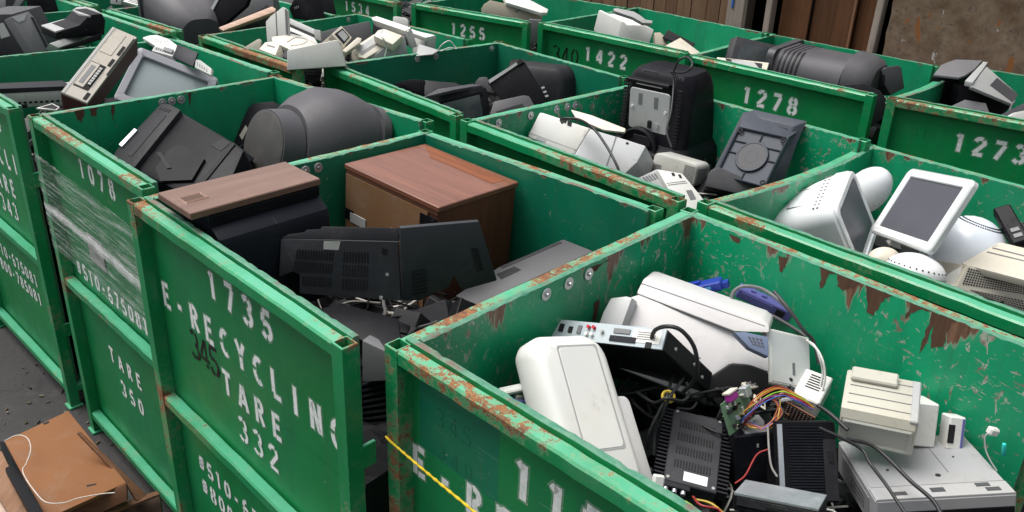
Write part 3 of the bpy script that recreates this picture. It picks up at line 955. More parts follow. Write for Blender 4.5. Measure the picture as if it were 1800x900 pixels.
# ------------------------------------------------------------------ measured casings: (name, label, category, group, origin, parts)
CASINGS = [
    ('broken_television', 'black vented television back shell lying broken between two wood-cased sets', 'television part', None, (-.487,2.580,1.421), [
        ('vent_panel', 'shellblk', [(-.293,.002,.204),(.103,.016,.204),(.117,-.043,.009),(-.228,-.051,.025),(-.229,-.031,.088),(-.252,-.030,.097),(-.298,-.037,.079)], (-.001,.029,-.009), 0.005, (.035,-.956,.292), [('vent_slots','void',('g',[(-.239,-.006,.172),(-.111,-.003,.168),(-.114,-.013,.136),(-.245,-.016,.140)],14,1,0.5,0.95),0.002),('vent_slots','void',('g',[(-.082,-.002,.168),(.006,.001,.167),(.007,-.010,.129),(-.084,-.013,.133)],9,1,0.5,0.95),0.002),('vent_slots','void',('g',[(-.248,-.018,.135),(-.114,-.016,.127),(-.118,-.025,.095),(-.252,-.029,.099)],14,1,0.5,0.95),0.002),('vent_slots','void',('g',[(-.086,-.015,.125),(.005,-.012,.124),(.004,-.024,.086),(-.085,-.026,.088)],9,1,0.5,0.95),0.002),('vent_slots','void',('g',[(-.221,-.032,.085),(-.119,-.029,.083),(-.121,-.039,.051),(-.223,-.041,.055)],11,1,0.5,0.95),0.002),('vent_slots','void',('g',[(-.087,-.029,.080),(.004,-.026,.079),(.004,-.037,.043),(-.088,-.040,.045)],9,1,0.5,0.95),0.002),('sticker','white',[[(-.148,.006,.200),(-.092,.008,.200),(-.098,-.001,.172),(-.149,-.002,.174)]],0.001),('screw_well','dgrey',[[(.050,.008,.183),(.067,.007,.179),(.066,.001,.159),(.048,.001,.162)]],0.004),('screw','lgrey',[[(.063,-.017,.101),(.073,-.017,.101),(.073,-.019,.091),(.063,-.020,.091)]],0.003),('screw','lgrey',[[(.043,-.041,.025),(.055,-.041,.023),(.053,-.045,.012),(.044,-.044,.013)]],0.003)]),
        ('upper_band', 'dgrey', [(-.254,-.034,.239),(-.202,-.028,.246),(-.197,-.024,.253),(-.152,-.021,.256),(-.145,-.016,.264),(.111,-.003,.264),(.109,-.023,.225),(-.276,-.041,.227)], (-.001,.022,-.011), 0.005, (.045,-.894,.447), []),
        ('side_panel', 'shellblk', [(.116,-.027,.274),(.374,.056,.274),(.442,.064,.046),(.321,.023,.023),(.293,.018,.082),(.278,.011,.041),(.181,-.023,.002),(.121,-.042,.009)], (-.008,.024,-.002), 0.005, (.306,-.950,.061), [('speaker_grille','void',('g',[(.150,-.026,.120),(.198,-.010,.125),(.206,-.014,.029),(.153,-.031,.024)],1,7,0.95,0.45),0.002),('slot','void',[[(.357,.045,.177),(.370,.049,.179),(.393,.051,.094),(.378,.046,.090)]],0.002),('slot_frame','dgrey',[[(.347,.042,.180),(.355,.044,.181),(.378,.046,.090),(.370,.043,.088)]],0.003)]),
    ]),
    ('grooved_slab', 'grey keyboard-like slab with grooves leaning against the inner wall behind the broken black shell', 'monitor part', None, (.033,2.847,1.277), [
        ('top_panel', 'grey', [(.164,.105,.223),(.274,.006,.223),(-.153,-.125,.049),(-.237,-.059,.046),(-.083,.035,.124)], (.014,.015,-.046), 0.005, (-.276,-.307,.911), [('groove','dgrey',[[(-.072,.038,.128),(.153,.096,.216),(.159,.085,.215),(-.063,.023,.126)]],0.001),('vent_slots','dgrey',('g',[(-.088,.002,.112),(-.018,.021,.139),(.010,-.005,.139),(-.069,-.032,.106)],1,6,0.95,0.4),0.0015)]),
    ]),
    ('computer_case', 'dark-topped pale casing seen through the gap beside the post of bin 1735', 'computer case', None, (-.430,2.280,1.313), [
        ('lid', 'blk', [(-.231,.133,.131),(-.126,.173,.147),(.077,.074,.153),(.104,-.051,.137),(.101,-.106,.128),(-.015,-.031,.128),(-.119,.046,.129)], (.003,.004,-.030), 0.005, (-.098,-.148,.984), []),
        ('front', 'mgrey', [(-.017,-.056,.147),(.101,-.101,.119),(.101,-.113,.045),(-.018,-.077,.007)], (.016,.047,-.007), 0.005, (-.327,-.935,.140), []),
    ]),
    ('ribbed_heat_sink', 'black ribbed panel low in the gap beside bin 1735', 'heat sink', None, (-.400,2.249,1.111), [
        ('panel', 'blk', [(-.068,-.004,.189),(.044,-.024,.245),(.047,-.075,.045),(-.067,-.047,.019)], (.022,.075,-.019), 0.005, (-.279,-.931,.233), [('rib','dgrey',('g',[(-.065,-.007,.182),(.044,-.026,.234),(.047,-.073,.052),(-.063,-.048,.020)],1,9,1,0.35),0.012)]),
    ]),
    ('circuit_board', 'dark circuit board lying left below the broken black shell', 'circuit board', None, (-.603,2.579,1.321), [
        ('board', 'pcb', [(-.041,.031,.020),(.040,-.002,.026),(.039,-.038,.015),(-.042,.002,.011)], (.002,.003,-.011), 0.005, (-.188,-.282,.941), [('component','lgrey',('g',[(-.041,.031,.020),(.040,-.002,.026),(.039,-.038,.015),(-.042,.002,.011)],4,2,0.3,0.4),0.008)]),
    ]),
    ('circuit_board', 'dark circuit board lying right below the broken black shell', 'circuit board', None, (-.444,2.548,1.291), [
        ('board', 'pcb', [(-.066,.046,.049),(.040,.004,.026),(.065,-.036,.011),(-.036,-.021,.026)], (-.001,.003,-.011), 0.005, (.095,-.286,.953), [('component','lgrey',('g',[(-.066,.046,.049),(.040,.004,.026),(.065,-.036,.011),(-.036,-.021,.026)],4,2,0.3,0.4),0.008)]),
    ]),
    ('metal_scrap', 'grey metal bracket below the broken black shell', 'bracket', None, (-.530,2.586,1.306), [
        ('board', 'dgrey', [(-.050,-.007,.033),(-.010,.017,.037),(.040,.002,.020),(.024,-.023,.011)], (-.002,.005,-.011), 0.005, (.176,-.440,.880), []),
    ]),
    ('metal_scrap', 'black plastic strip above the near corner of bin 1735', 'bracket', None, (-.540,2.384,1.383), [
        ('board', 'blk', [(-.095,.066,.012),(-.008,.013,.018),(.077,-.045,.024),(.021,-.039,.014)], (.002,.002,-.012), 0.005, (-.192,-.192,.962), []),
    ]),
    ('metal_scrap', 'small black block beside the right circuit board', 'bracket', None, (-.372,2.520,1.319), [
        ('board', 'blk', [(-.032,.034,.031),(.035,.006,.022),(.026,-.030,.011),(-.029,-.017,.015)], (-.000,.003,-.011), 0.005, (.000,-.287,.958), []),
    ]),
    ('television', 'black television lying on its side with grey front edge in bin 1078', 'television', None, (-1.467,3.639,1.118), [
        ('side_panel', 'blk', [(-.142,.220,.573),(.223,-.084,.520),(.285,-.143,.507),(.267,-.349,.404),(.096,-.352,.360),(-.257,-.102,.391)], (.060,.140,-.360), 0.02, (-.220,-.420,.880), [('raised_cover','blk',[[(-.103,-.166,.399),(-.079,-.068,.452),(-.033,-.047,.473),(.055,-.103,.469),(.119,-.167,.454),(.097,-.277,.396),(-.052,-.247,.373)]],0.014),('slot','void',[[(.118,-.080,.496),(.162,-.052,.520),(.207,-.090,.513),(.174,-.127,.487)]],0.002),('clip','void',[[(-.129,-.069,.439),(-.104,-.078,.441),(-.024,-.185,.410),(-.042,-.184,.406)]],0.018),('ridge','blk',[[(.132,-.292,.398),(.221,-.093,.515),(.235,-.107,.512),(.149,-.308,.394)]],0.006)]),
        ('bezel', 'dgrey', [(-.220,.238,.590),(-.172,.221,.594),(-.098,.164,.585),(-.207,-.153,.406),(-.245,-.150,.398),(-.345,-.060,.416),(-.345,-.020,.436)], (.060,.140,-.370), 0.012, (-.220,-.420,.880), [('vent_slots','void',('g',[(-.218,.215,.580),(-.145,.173,.578),(-.151,.157,.569),(-.223,.199,.570)],5,1,0.45,0.95),0.002),('inlay','dgrey',[[(-.185,.159,.561),(-.159,.141,.559),(-.244,-.083,.431),(-.271,-.066,.432)]],0.002),('carry_handle','silver',[[(-.332,.003,.450),(-.291,.089,.501),(-.272,.073,.498),(-.312,-.015,.446)]],0.009)]),
        ('end_panel', 'navy', [(.196,-.006,.491),(.286,-.026,.428),(.206,-.180,.337),(.117,-.188,.374)], (-.018,.030,-.035), 0.005, (.355,-.608,.710), []),
    ]),
    ('printer', 'pale grey multifunction printer tipped against the far corner of the nearest bin', 'printer', None, (.607,2.316,1.164), [
        ('casing', 'pgrey', [(-.226,.073,.394),(-.196,.077,.404),(.098,-.031,.341),(.199,-.061,.327),(.193,-.125,.258),(.137,-.105,.269),(.081,-.098,.267),(.020,-.123,.230),(-.030,-.162,.180),(-.289,-.070,.231),(-.250,.014,.327)], (.100,.220,-.180), 0.012, (-.120,-.722,.682), [('seam','mgrey',[[(-.247,.011,.325),(-.114,-.034,.300),(-.008,-.078,.272),(-.010,-.081,.270),(-.116,-.037,.297),(-.247,.009,.322)]],0.0008)]),
        ('scanner_lid', 'pgrey', [(-.201,.089,.400),(-.176,.126,.435),(-.157,.122,.436),(.179,-.023,.384),(.197,-.039,.374),(.195,-.058,.359),(.094,-.044,.350)], (.050,.120,-.030), 0.008, (-.150,-.620,.770), [('gap','grey',[[(-.200,.088,.400),(.096,-.044,.351),(.095,-.047,.348),(-.200,.085,.398)]],0.001),('hinge_line','mgrey',[[(-.184,.116,.425),(.185,-.039,.372),(.185,-.041,.371),(-.184,.113,.423)]],0.0008)]),
        ('paper_tray', 'tray', [(-.286,.058,.398),(-.241,.039,.416),(-.222,.025,.419),(-.252,-.022,.348),(-.276,-.050,.302),(-.329,.002,.310),(-.309,.035,.358)], (.025,.030,-.031), 0.015, (-.501,-.602,.622), []),
        ('control_panel', 'panelblue', [(.067,-.121,.393),(.102,-.116,.393),(.175,-.118,.380),(.171,-.163,.336),(.113,-.150,.357)], (-.003,.021,-.021), 0.006, (.101,-.704,.704), [('button','mgrey',('g',[(.105,-.124,.384),(.154,-.123,.378),(.159,-.145,.356),(.121,-.142,.364)],4,3,0.5,0.5),0.003)]),
        ('output_mouth', 'void', [(.016,-.136,.239),(.075,-.119,.278),(.133,-.120,.277),(.192,-.128,.258),(.195,-.159,.189),(.001,-.162,.182)], (-.000,.018,-.008), 0.005, (.000,-.914,.406), []),
    ]),
    ('broken_television', 'dark television corner with pale label behind the round grey set in bin 1078', 'television part', None, (-1.347,4.318,1.332), [
        ('side', 'dgrey', [(-.068,-.013,.244),(-.034,-.008,.271),(.071,-.027,.290),(.139,-.071,.238),(-.043,-.116,.053),(-.149,-.077,.073)], (.028,.104,-.053), 0.005, (-.233,-.869,.438), [('label','cream',[[(-.108,-.070,.110),(-.076,-.052,.162),(-.062,-.063,.147),(-.091,-.084,.090)]],0.002)]),
    ]),
    ('video_recorder', 'flat pale grey video recorder with dark top lying at the left picture edge', 'video recorder', None, (-2.592,4.365,1.515), [
        ('front', 'lgrey', [(-.135,-.184,.116),(.252,-.024,.115),(.251,-.032,.040),(-.146,-.198,.030)], (-.114,.276,-.030), 0.005, (.380,-.920,.100), [('trim','dgrey',[[(-.132,-.180,.139),(.246,-.025,.133),(.251,-.025,.112),(-.135,-.184,.113)]],0.001),('button','dgrey',('g',[(-.047,-.153,.067),(.234,-.037,.065),(.233,-.039,.053),(-.048,-.154,.055)],12,1,0.6,0.9),0.002),('window','void',[[(-.013,-.140,.050),(.043,-.117,.052),(.041,-.120,.031),(-.015,-.144,.029)]],0.001)]),
        ('lid', 'dgrey', [(-.147,-.158,.130),(.237,-.013,.130),(.134,.095,.130),(-.218,-.038,.130)], (-.000,.000,-.012), 0.005, (.000,-.000,1.000), []),
    ]),
    ('tablet', 'small white frame with dark glass by the front rail of the left bin', 'frame', None, (-2.255,3.947,1.621), [
        ('frame', 'white', [(-.056,-.039,.029),(-.002,.020,.040),(.036,.015,.023),(.030,-.009,.013)], (-.005,.007,-.013), 0.005, (.311,-.445,.840), [('glass','dgrey',[[(-.040,-.027,.029),(.000,.014,.036),(.029,.008,.022),(.022,-.007,.017)]],0.001)]),
    ]),
    ('keyboard', 'bright white curved keypad lying behind the grey screen in the left bin', 'keyboard', None, (-2.247,5.303,1.627), [
        ('deck', 'white', [(-.151,.064,.075),(-.115,.087,.087),(-.064,.088,.092),(.029,.031,.082),(.111,-.050,.062),(.143,-.155,.028),(.035,-.099,.037)], (.003,.010,-.028), 0.005, (-.094,-.329,.940), [('key','mgrey',('g',[(-.107,.066,.080),(.039,.003,.073),(.089,-.079,.049),(-.002,-.044,.052)],6,3,0.35,0.4),0.002)]),
    ]),
    ('telephone', 'grey desk telephone with small keys on the screen in the left bin', 'telephone', None, (-2.104,4.979,1.661), [
        ('deck', 'lgrey', [(-.085,.076,.062),(.076,-.027,.055),(.080,-.086,.038),(-.083,.015,.044)], (.006,.011,-.038), 0.005, (-.142,-.284,.948), [('key','dgrey',('g',[(-.069,.052,.057),(.004,.002,.053),(.003,-.024,.045),(-.066,.024,.049)],4,3,0.5,0.5),0.002),('handset','mgrey',[[(-.004,.024,.058),(.069,-.025,.055),(.073,-.065,.043),(.005,-.018,.047)]],0.012)]),
    ]),
    ('notebook', 'dark slab tilted up beside the white keypad in the left bin', 'computer part', None, (-1.936,4.870,1.660), [
        ('slab', 'navy', [(-.074,.085,.100),(.075,-.004,.075),(.072,-.096,.012),(-.078,-.002,.042)], (.003,.008,-.012), 0.005, (-.182,-.545,.818), []),
    ]),
    ('remote_control', 'silver remote panel at the right end of the grey screen in the left bin', 'remote control', None, (-1.781,4.715,1.659), [
        ('deck', 'lgrey', [(-.087,.122,.042),(-.046,.083,.048),(.079,-.093,.044),(.094,-.163,.023),(-.064,.033,.016)], (.009,.007,-.016), 0.005, (-.465,-.349,.813), [('key','dgrey',('g',[(-.068,.086,.037),(.056,-.084,.035),(.068,-.123,.025),(-.059,.049,.026)],5,3,0.4,0.4),0.0015)]),
    ]),
    ('monitor', 'dark grey monitor back with white label at the left picture edge', 'monitor', None, (-3.503,5.916,1.430), [
        ('back', 'grey', [(-.189,-.128,.298),(.068,-.166,.315),(.113,-.169,.184),(.166,-.172,.051),(-.268,-.107,.000)], (.044,.297,.010), 0.005, (-.146,-.989,-.033), [('label','white',[[(-.051,-.147,.242),(-.006,-.153,.253),(.024,-.155,.166),(-.050,-.143,.141)]],0.002)]),
    ]),
    ('printer_scrap', 'pale grey curved cover tipped on end beside the labelled monitor', 'printer part', None, (-3.246,5.588,1.498), [
        ('cover', 'mgrey', [(-.029,-.124,.282),(-.032,.097,.282),(-.012,.117,.242),(.098,.061,.022),(.086,-.150,.051)], (-.045,-.001,-.022), 0.005, (.895,.010,.445), [('scoop','lgrey',[[(-.027,-.117,.278),(-.027,.064,.273),(-.010,-.012,.242),(-.009,-.084,.240)]],0.003),('edge','dgrey',[[(-.014,.081,.248),(-.011,.101,.241),(.093,.045,.033),(.094,.014,.032)]],0.004)]),
    ]),
    ('label_printer', 'black office machine with pale grey top and domed hood in the left bin', 'printer', None, (-2.851,5.482,1.696), [
        ('side', 'blk', [(-.024,-.244,.044),(.089,-.159,.079),(.140,-.118,.137),(.202,-.073,.139),(.214,-.067,.096),(.200,-.083,.005),(-.029,-.251,.000)], (-.184,.174,-.000), 0.01, (.591,-.805,.054), []),
        ('top_cover', 'lgrey', [(-.184,-.109,.059),(-.004,-.284,.059),(.026,-.043,.059),(-.154,.149,.059)], (.000,-.000,-.012), 0.005, (-.000,.000,1.000), []),
        ('hood', 'lgrey', [(-.051,.050,.134),(-.075,.160,.134),(-.034,.193,.134),(.059,.123,.134),(.202,-.066,.134),(.135,-.124,.134),(.043,-.060,.134)], (.000,.000,-.020), 0.008, (-.000,-.000,1.000), []),
        ('hood_front', 'mgrey', [(-.101,.146,.114),(-.028,.077,.106),(.077,-.010,.110),(.028,-.002,.063),(-.131,.132,.060)], (.017,.020,-.014), 0.005, (-.572,-.667,.477), [('window','void',[[(-.034,.082,.105),(.059,.003,.107),(.028,.015,.086),(-.047,.077,.083)]],0.002)]),
    ]),
    ('scanner', 'long pale grey bar resting on the rim between the two left bins', 'scanner part', None, (-2.788,5.317,1.631), [
        ('bar', 'lgrey', [(-.064,-.217,.071),(-.028,.293,.068),(.009,.318,.039),(-.025,-.191,.039)], (-.032,.002,-.039), 0.005, (.637,-.042,.770), []),
        ('underside', 'blk', [(-.041,-.161,.029),(.153,.025,.096),(.147,.008,.056),(-.025,-.152,.011)], (-.032,.037,-.011), 0.005, (.636,-.742,.212), []),
    ]),
    ('monitor', 'black monitor in the top left corner behind the labelled monitor', 'monitor', None, (-3.796,6.969,1.463), [
        ('back', 'blk', [(-.115,-.157,.309),(.154,-.128,.315),(.144,-.179,.116),(-.116,-.213,.084)], (-.034,.338,-.084), 0.005, (.097,-.966,.241), []),
    ]),
    ('empty_monitor', 'grey monitor bezel at the very top left corner', 'monitor part', None, (-3.922,6.569,1.568), [
        ('bezel', 'mgrey', [(-.092,-.017,.171),(.077,.053,.210),(.118,.036,.150),(.036,-.050,.028),(-.017,-.062,.037),(-.083,-.089,.022)], (-.013,.043,-.022), 0.005, (.259,-.864,.432), [('inner','dgrey',[[(-.017,-.005,.151),(.064,.029,.170),(.019,-.043,.052),(-.011,-.048,.060)]],0.002)]),
    ]),
    ('equipment_rack', 'black slanted rack with silver edge above the big grey television shell', 'rack', None, (-2.139,6.397,1.584), [
        ('face', 'blk', [(-.161,.014,.125),(-.053,.038,.303),(.169,-.033,.321),(.110,-.061,.180),(-.097,-.048,.013)], (.013,.036,-.013), 0.005, (-.314,-.896,.314), [('edge','lgrey',[[(-.195,.022,.114),(-.067,.043,.302),(-.053,.037,.299),(-.170,.011,.108)]],0.006)]),
    ]),
    ('television', 'grey television with a row of side vents behind the tan board', 'television', None, (-2.072,6.729,1.448), [
        ('side', 'mgrey', [(-.217,-.229,.111),(-.053,-.141,.291),(-.014,-.087,.416),(.147,-.069,.420),(.177,-.125,.272),(.044,-.182,.164)], (-.028,.277,-.111), 0.005, (.092,-.925,.370), [('vent_slots','dgrey',('g',[(.000,-.170,.204),(.125,-.124,.287),(.143,-.131,.267),(.014,-.177,.184)],9,1,0.4,0.9),0.002)]),
    ]),
    ('wood_offcut', 'tan wooden board slanting over the dark set in the upper left bin', 'board', None, (-1.919,6.145,1.618), [
        ('board', 'tan', [(-.213,-.135,.043),(.110,.101,.165),(.142,.087,.152),(.143,.063,.136),(-.175,-.157,.025)], (-.003,.017,-.025), 0.005, (.092,-.552,.829), []),
    ]),
    ('printer', 'dark grey printer with ribbed corner in the bin behind the white pile', 'printer', None, (-1.655,6.787,1.516), [
        ('side', 'blk', [(-.149,-.103,.181),(-.057,-.152,.320),(-.011,-.192,.328),(.061,-.311,.137),(-.109,-.159,.114)], (.100,.108,-.029), 0.005, (-.670,-.718,.191), [('button','lgrey',('g',[(-.097,-.146,.203),(-.045,-.188,.224),(-.045,-.194,.204),(-.091,-.156,.183)],3,2,0.4,0.4),0.003)]),
        ('front', 'dgrey', [(-.076,.027,.295),(.134,.135,.288),(.180,.092,.123),(-.005,-.022,.085)], (-.110,.208,-.085), 0.005, (.440,-.831,.342), [('rib','blk',('g',[(-.055,.021,.253),(.013,.061,.263),(.074,.034,.119),(.002,-.010,.106)],4,1,0.45,1),0.01)]),
    ]),
    ('keyboard', 'white keyboards heaped at the top edge of the picture, left of the grey shell', 'keyboard', None, (-3.015,6.763,1.646), [
        ('deck', 'white', [(-.122,-.001,.045),(-.058,.039,.076),(.073,-.004,.052),(.102,-.040,.029),(.003,-.038,.024)], (.001,.017,-.024), 0.005, (-.041,-.576,.816), [('key','mgrey',('g',[(-.090,-.001,.046),(-.035,.023,.066),(.038,-.008,.047),(-.001,-.028,.032)],5,3,0.7,0.6),0.002)]),
    ]),
    ('disk_drive', 'pale drive casing standing at the top edge of the picture near the keyboard', 'computer part', None, (-3.288,7.027,1.596), [
        ('front', 'lgrey', [(-.049,-.036,.116),(.053,-.034,.120),(.042,-.062,.029),(-.046,-.060,.034)], (-.000,.096,-.029), 0.005, (.000,-.958,.287), [('slot','void',[[(.001,-.044,.088),(.011,-.044,.088),(.010,-.056,.049),(.001,-.056,.049)]],0.001)]),
    ]),
    ('printer_scrap', 'tall white side panel standing on end at the left of the white heap', 'printer part', 'white office machines heaped in one bin', (-1.587,5.620,1.609), [
        ('panel', 'white', [(-.088,-.007,.179),(-.053,.000,.216),(.027,.010,.276),(.054,.002,.256),(.063,-.045,.103),(.056,-.069,.022),(-.076,-.058,.014)], (.005,.048,-.014), 0.005, (-.095,-.953,.286), [('seam','mgrey',[[(-.022,.003,.235),(-.015,.003,.239),(-.002,-.059,.036),(-.010,-.058,.036)]],0.001),('edge','mgrey',[[(.043,.005,.263),(.054,.003,.260),(.063,-.043,.110),(.051,-.042,.109)]],0.004)]),
    ]),
    ('printer_scrap', 'open white frame with grey rails sloping beside the tall white panel', 'printer part', 'white office machines heaped in one bin', (-1.416,5.686,1.613), [
        ('rail', 'lgrey', [(-.172,.155,.169),(.039,.052,.112),(.036,.021,.076),(-.156,.111,.124)], (.009,.037,-.032), 0.005, (-.185,-.740,.647), [('groove','dgrey',[[(-.153,.116,.131),(.035,.027,.082),(.037,.018,.072),(-.152,.107,.121)]],0.002)]),
        ('lower_rail', 'white', [(-.147,.062,.125),(.044,-.031,.074),(.083,-.077,.032),(-.134,.008,.068)], (.009,.037,-.032), 0.005, (-.185,-.740,.647), [('groove','dgrey',[[(-.139,.037,.100),(-.045,-.006,.078),(-.137,.025,.087)]],0.002)]),
        ('bracket', 'lgrey', [(.064,-.115,.147),(.110,-.121,.142),(.116,-.147,.077),(.074,-.139,.089)], (.004,.037,-.015), 0.005, (-.092,-.925,.370), []),
    ]),
    ('scanner', 'white rounded lid draped with pale cord in the middle of the heap', 'scanner part', 'white office machines heaped in one bin', (-1.442,5.410,1.630), [
        ('lid', 'cream', [(-.172,.086,.086),(-.085,.097,.098),(.076,.038,.094),(.159,-.057,.069),(.142,-.133,.041),(.017,-.106,.038),(-.151,.030,.068)], (.004,.013,-.038), 0.012, (-.094,-.329,.940), []),
    ]),
    ('receipt_printer', 'small cream boxy printer behind the rusted front rail of the white heap', 'printer', 'white office machines heaped in one bin', (-1.526,5.200,1.612), [
        ('top', 'cream', [(-.078,-.013,.086),(-.056,.051,.116),(.003,.047,.126),(.050,-.001,.117),(.049,-.109,.073),(-.012,-.065,.079)], (.015,.029,-.073), 0.005, (-.183,-.365,.913), [('slot','mgrey',[[(-.034,.022,.109),(.026,-.017,.105),(.027,-.035,.098),(-.033,.004,.102)]],0.001)]),
    ]),
    ('telephone', 'dark grey telephone beside the small cream printer in the white heap', 'telephone', 'white office machines heaped in one bin', (-1.477,5.284,1.588), [
        ('deck', 'navy', [(-.033,.047,.098),(.037,-.020,.079),(.028,-.078,.042),(-.056,.001,.064)], (.012,.025,-.042), 0.005, (-.249,-.498,.830), [('handset','dgrey',[[(-.034,.034,.090),(-.001,.001,.080),(-.010,-.040,.053),(-.043,-.008,.063)]],0.012)]),
    ]),
    ('plastic_scrap', 'white plastic wedge pointing up behind the rusted front rail', 'plastic part', 'white office machines heaped in one bin', (-1.656,5.294,1.653), [
        ('wedge', 'cream', [(-.067,-.033,.033),(.015,-.005,.083),(.032,-.001,.087),(.039,-.006,.074),(.031,-.031,.015),(-.039,-.035,.020)], (-.004,.037,-.015), 0.005, (.092,-.925,.370), []),
    ]),
    ('monitor', 'white monitor casing with stepped rim at the front of the white heap', 'monitor', 'white office machines heaped in one bin', (-1.232,5.116,1.579), [
        ('side', 'white', [(-.182,.052,.110),(.090,.138,.163),(.113,.132,.119),(.141,.113,.017),(-.183,.023,.000)], (.089,-.358,.091), 0.008, (.247,-.937,.247), []),
        ('rim', 'white', [(-.184,.048,.121),(.083,.168,.163),(.095,.138,.124),(-.174,.010,.074)], (-.011,.037,-.032), 0.005, (.229,-.733,.641), [('seam','lgrey',[[(-.172,.020,.085),(.091,.139,.127),(.092,.134,.121),(-.171,.013,.077)]],0.001)]),
    ]),
    ('adding_machine', 'beige box with a small window tilted in the middle of the white heap', 'adding machine', 'white office machines heaped in one bin', (-1.188,5.485,1.618), [
        ('front', 'cream', [(-.016,-.052,.140),(.032,.027,.182),(.101,.019,.110),(.062,-.059,.061)], (-.053,.062,-.058), 0.005, (.528,-.624,.576), [('window_frame','dgrey',[[(-.000,-.040,.139),(.040,.019,.166),(.087,.012,.114),(.057,-.048,.077)]],0.002),('window','lgrey',[[(.016,-.028,.137),(.041,.011,.156),(.078,.004,.115),(.058,-.033,.092)]],0.004)]),
        ('side', 'beige', [(-.116,.001,.057),(-.025,-.009,.132),(.064,-.067,.063),(.053,-.073,.031),(-.091,-.023,.015)], (.017,.045,-.015), 0.005, (-.346,-.890,.297), []),
    ]),
    ('grey_sheet', 'wide plain grey panel standing behind the adding machine', 'panel', 'white office machines heaped in one bin', (-1.194,5.877,1.559), [
        ('panel', 'mgrey', [(-.177,-.058,.132),(-.054,-.019,.164),(.152,.042,.204),(.168,.023,.110),(.116,-.012,.025),(-.177,-.089,.009)], (-.009,.038,-.009), 0.005, (.236,-.943,.236), []),
    ]),
    ('empty_monitor', 'white open monitor frame leaning at the right of the white heap', 'monitor part', 'white office machines heaped in one bin', (-.825,5.687,1.622), [
        ('top_bar', 'white', [(-.182,.077,.192),(-.143,.077,.205),(.112,-.128,.176),(.098,-.162,.152),(.085,-.152,.154),(-.166,.050,.182)], (.017,.028,-.050), 0.008, (-.280,-.466,.839), []),
        ('side_bar', 'lgrey', [(.078,-.154,.157),(.114,-.140,.174),(.159,-.155,.058),(.116,-.170,.051)], (-.014,.047,-.012), 0.005, (.279,-.931,.233), []),
        ('inside', 'dgrey', [(-.189,.204,.151),(.044,.099,.106),(.071,.059,.019),(-.043,.100,.006),(-.195,.175,.055)], (.007,.018,-.006), 0.005, (-.346,-.890,.297), []),
    ]),
    ('typewriter', 'cream desktop printer with moulded keys and pale cord, largest in the white heap', 'printer', 'white office machines heaped in one bin', (-.889,5.473,1.562), [
        ('deck', 'cream', [(-.182,-.082,.116),(-.065,.080,.184),(-.022,.063,.167),(.060,.058,.149),(.005,-.022,.115),(-.087,-.134,.069),(-.131,-.133,.078)], (-.013,.038,-.069), 0.005, (.160,-.479,.863), [('tray','lgrey',[[(-.158,-.075,.115),(-.064,.050,.167),(-.018,.035,.150),(-.116,-.091,.099)]],0.003),('groove','mgrey',[[(-.124,-.107,.091),(-.017,.030,.147),(-.009,.023,.142),(-.111,-.118,.083)]],0.001)]),
        ('hood', 'cream', [(-.050,-.031,.198),(-.028,.023,.225),(.014,.036,.232),(.139,-.021,.203),(.085,-.107,.160),(-.002,-.060,.184)], (-.000,.027,-.054), 0.012, (.000,-.447,.894), []),
        ('side', 'lgrey', [(.070,-.011,.148),(.105,.011,.181),(.146,.033,.186),(.168,.022,.056),(-.082,-.105,.045),(.009,-.047,.116)], (-.035,.071,-.012), 0.005, (.442,-.885,.147), []),
    ]),
    ('computer_case', 'white computer box at the right end of the white heap', 'computer case', 'white office machines heaped in one bin', (-.655,5.750,1.562), [
        ('front', 'white', [(-.066,.051,.123),(-.045,.042,.141),(.017,.004,.151),(.020,-.031,.012),(-.081,.035,.013)], (.027,.041,-.010), 0.005, (-.533,-.824,.194), []),
        ('side', 'lgrey', [(.018,-.036,.173),(.072,-.007,.162),(.091,.000,.147),(.082,-.032,.030),(.021,-.070,.024)], (-.060,.101,-.024), 0.005, (.497,-.845,.199), []),
        ('back_top', 'white', [(-.083,.006,.192),(-.036,-.029,.185),(.096,-.094,.172),(.033,-.138,.163),(-.058,-.070,.177)], (-.000,.006,-.029), 0.005, (.000,-.196,.981), []),
    ]),
    ('plastic_scrap', 'clear grey plastic plate propped at the right front of the white heap', 'plastic part', 'white office machines heaped in one bin', (-.596,5.430,1.650), [
        ('plate', 'lgrey', [(-.061,.094,.050),(.080,.019,.030),(.042,-.041,.015),(-.060,-.076,.008)], (-.000,.002,-.008), 0.005, (.009,-.240,.971), []),
    ]),
    ('desk_phone', 'black keypad hanging in the gap between the white heap and the dark televisions', 'telephone', None, (-1.307,5.291,1.465), [
        ('deck', 'blk', [(-.119,.030,.144),(.045,.008,.148),(.071,-.059,.023),(-.007,-.050,.018)], (.005,.035,-.018), 0.005, (-.133,-.886,.443), [('key','dgrey',('g',[(-.066,.012,.125),(.031,-.002,.124),(.042,-.034,.063),(-.036,-.024,.061)],4,4,0.7,0.65),0.004)]),
    ]),
    ('plastic_scrap', 'white plastic bar tilted in front of the grey panel in the white heap', 'plastic part', 'white office machines heaped in one bin', (-1.055,5.352,1.654), [
        ('bar', 'cream', [(-.043,-.112,.046),(.017,.072,.094),(.044,.083,.086),(.043,.041,.069),(-.021,-.118,.034)], (-.016,.014,-.034), 0.005, (.394,-.348,.850), []),
    ]),
    ('plastic_scrap', 'small white rounded casing standing at the back rim of the white heap', 'plastic part', 'white office machines heaped in one bin', (-.827,5.946,1.712), [
        ('case', 'white', [(-.052,-.030,.088),(-.037,-.029,.092),(.038,-.032,.084),(.054,-.037,.070),(.052,-.052,.026),(-.055,-.047,.041)], (-.000,.076,-.026), 0.008, (.000,-.944,.330), []),
    ]),
    ('amplifier', 'black amplifier box with silver edge standing tilted among the dark televisions', 'amplifier', None, (.033,4.816,1.428), [
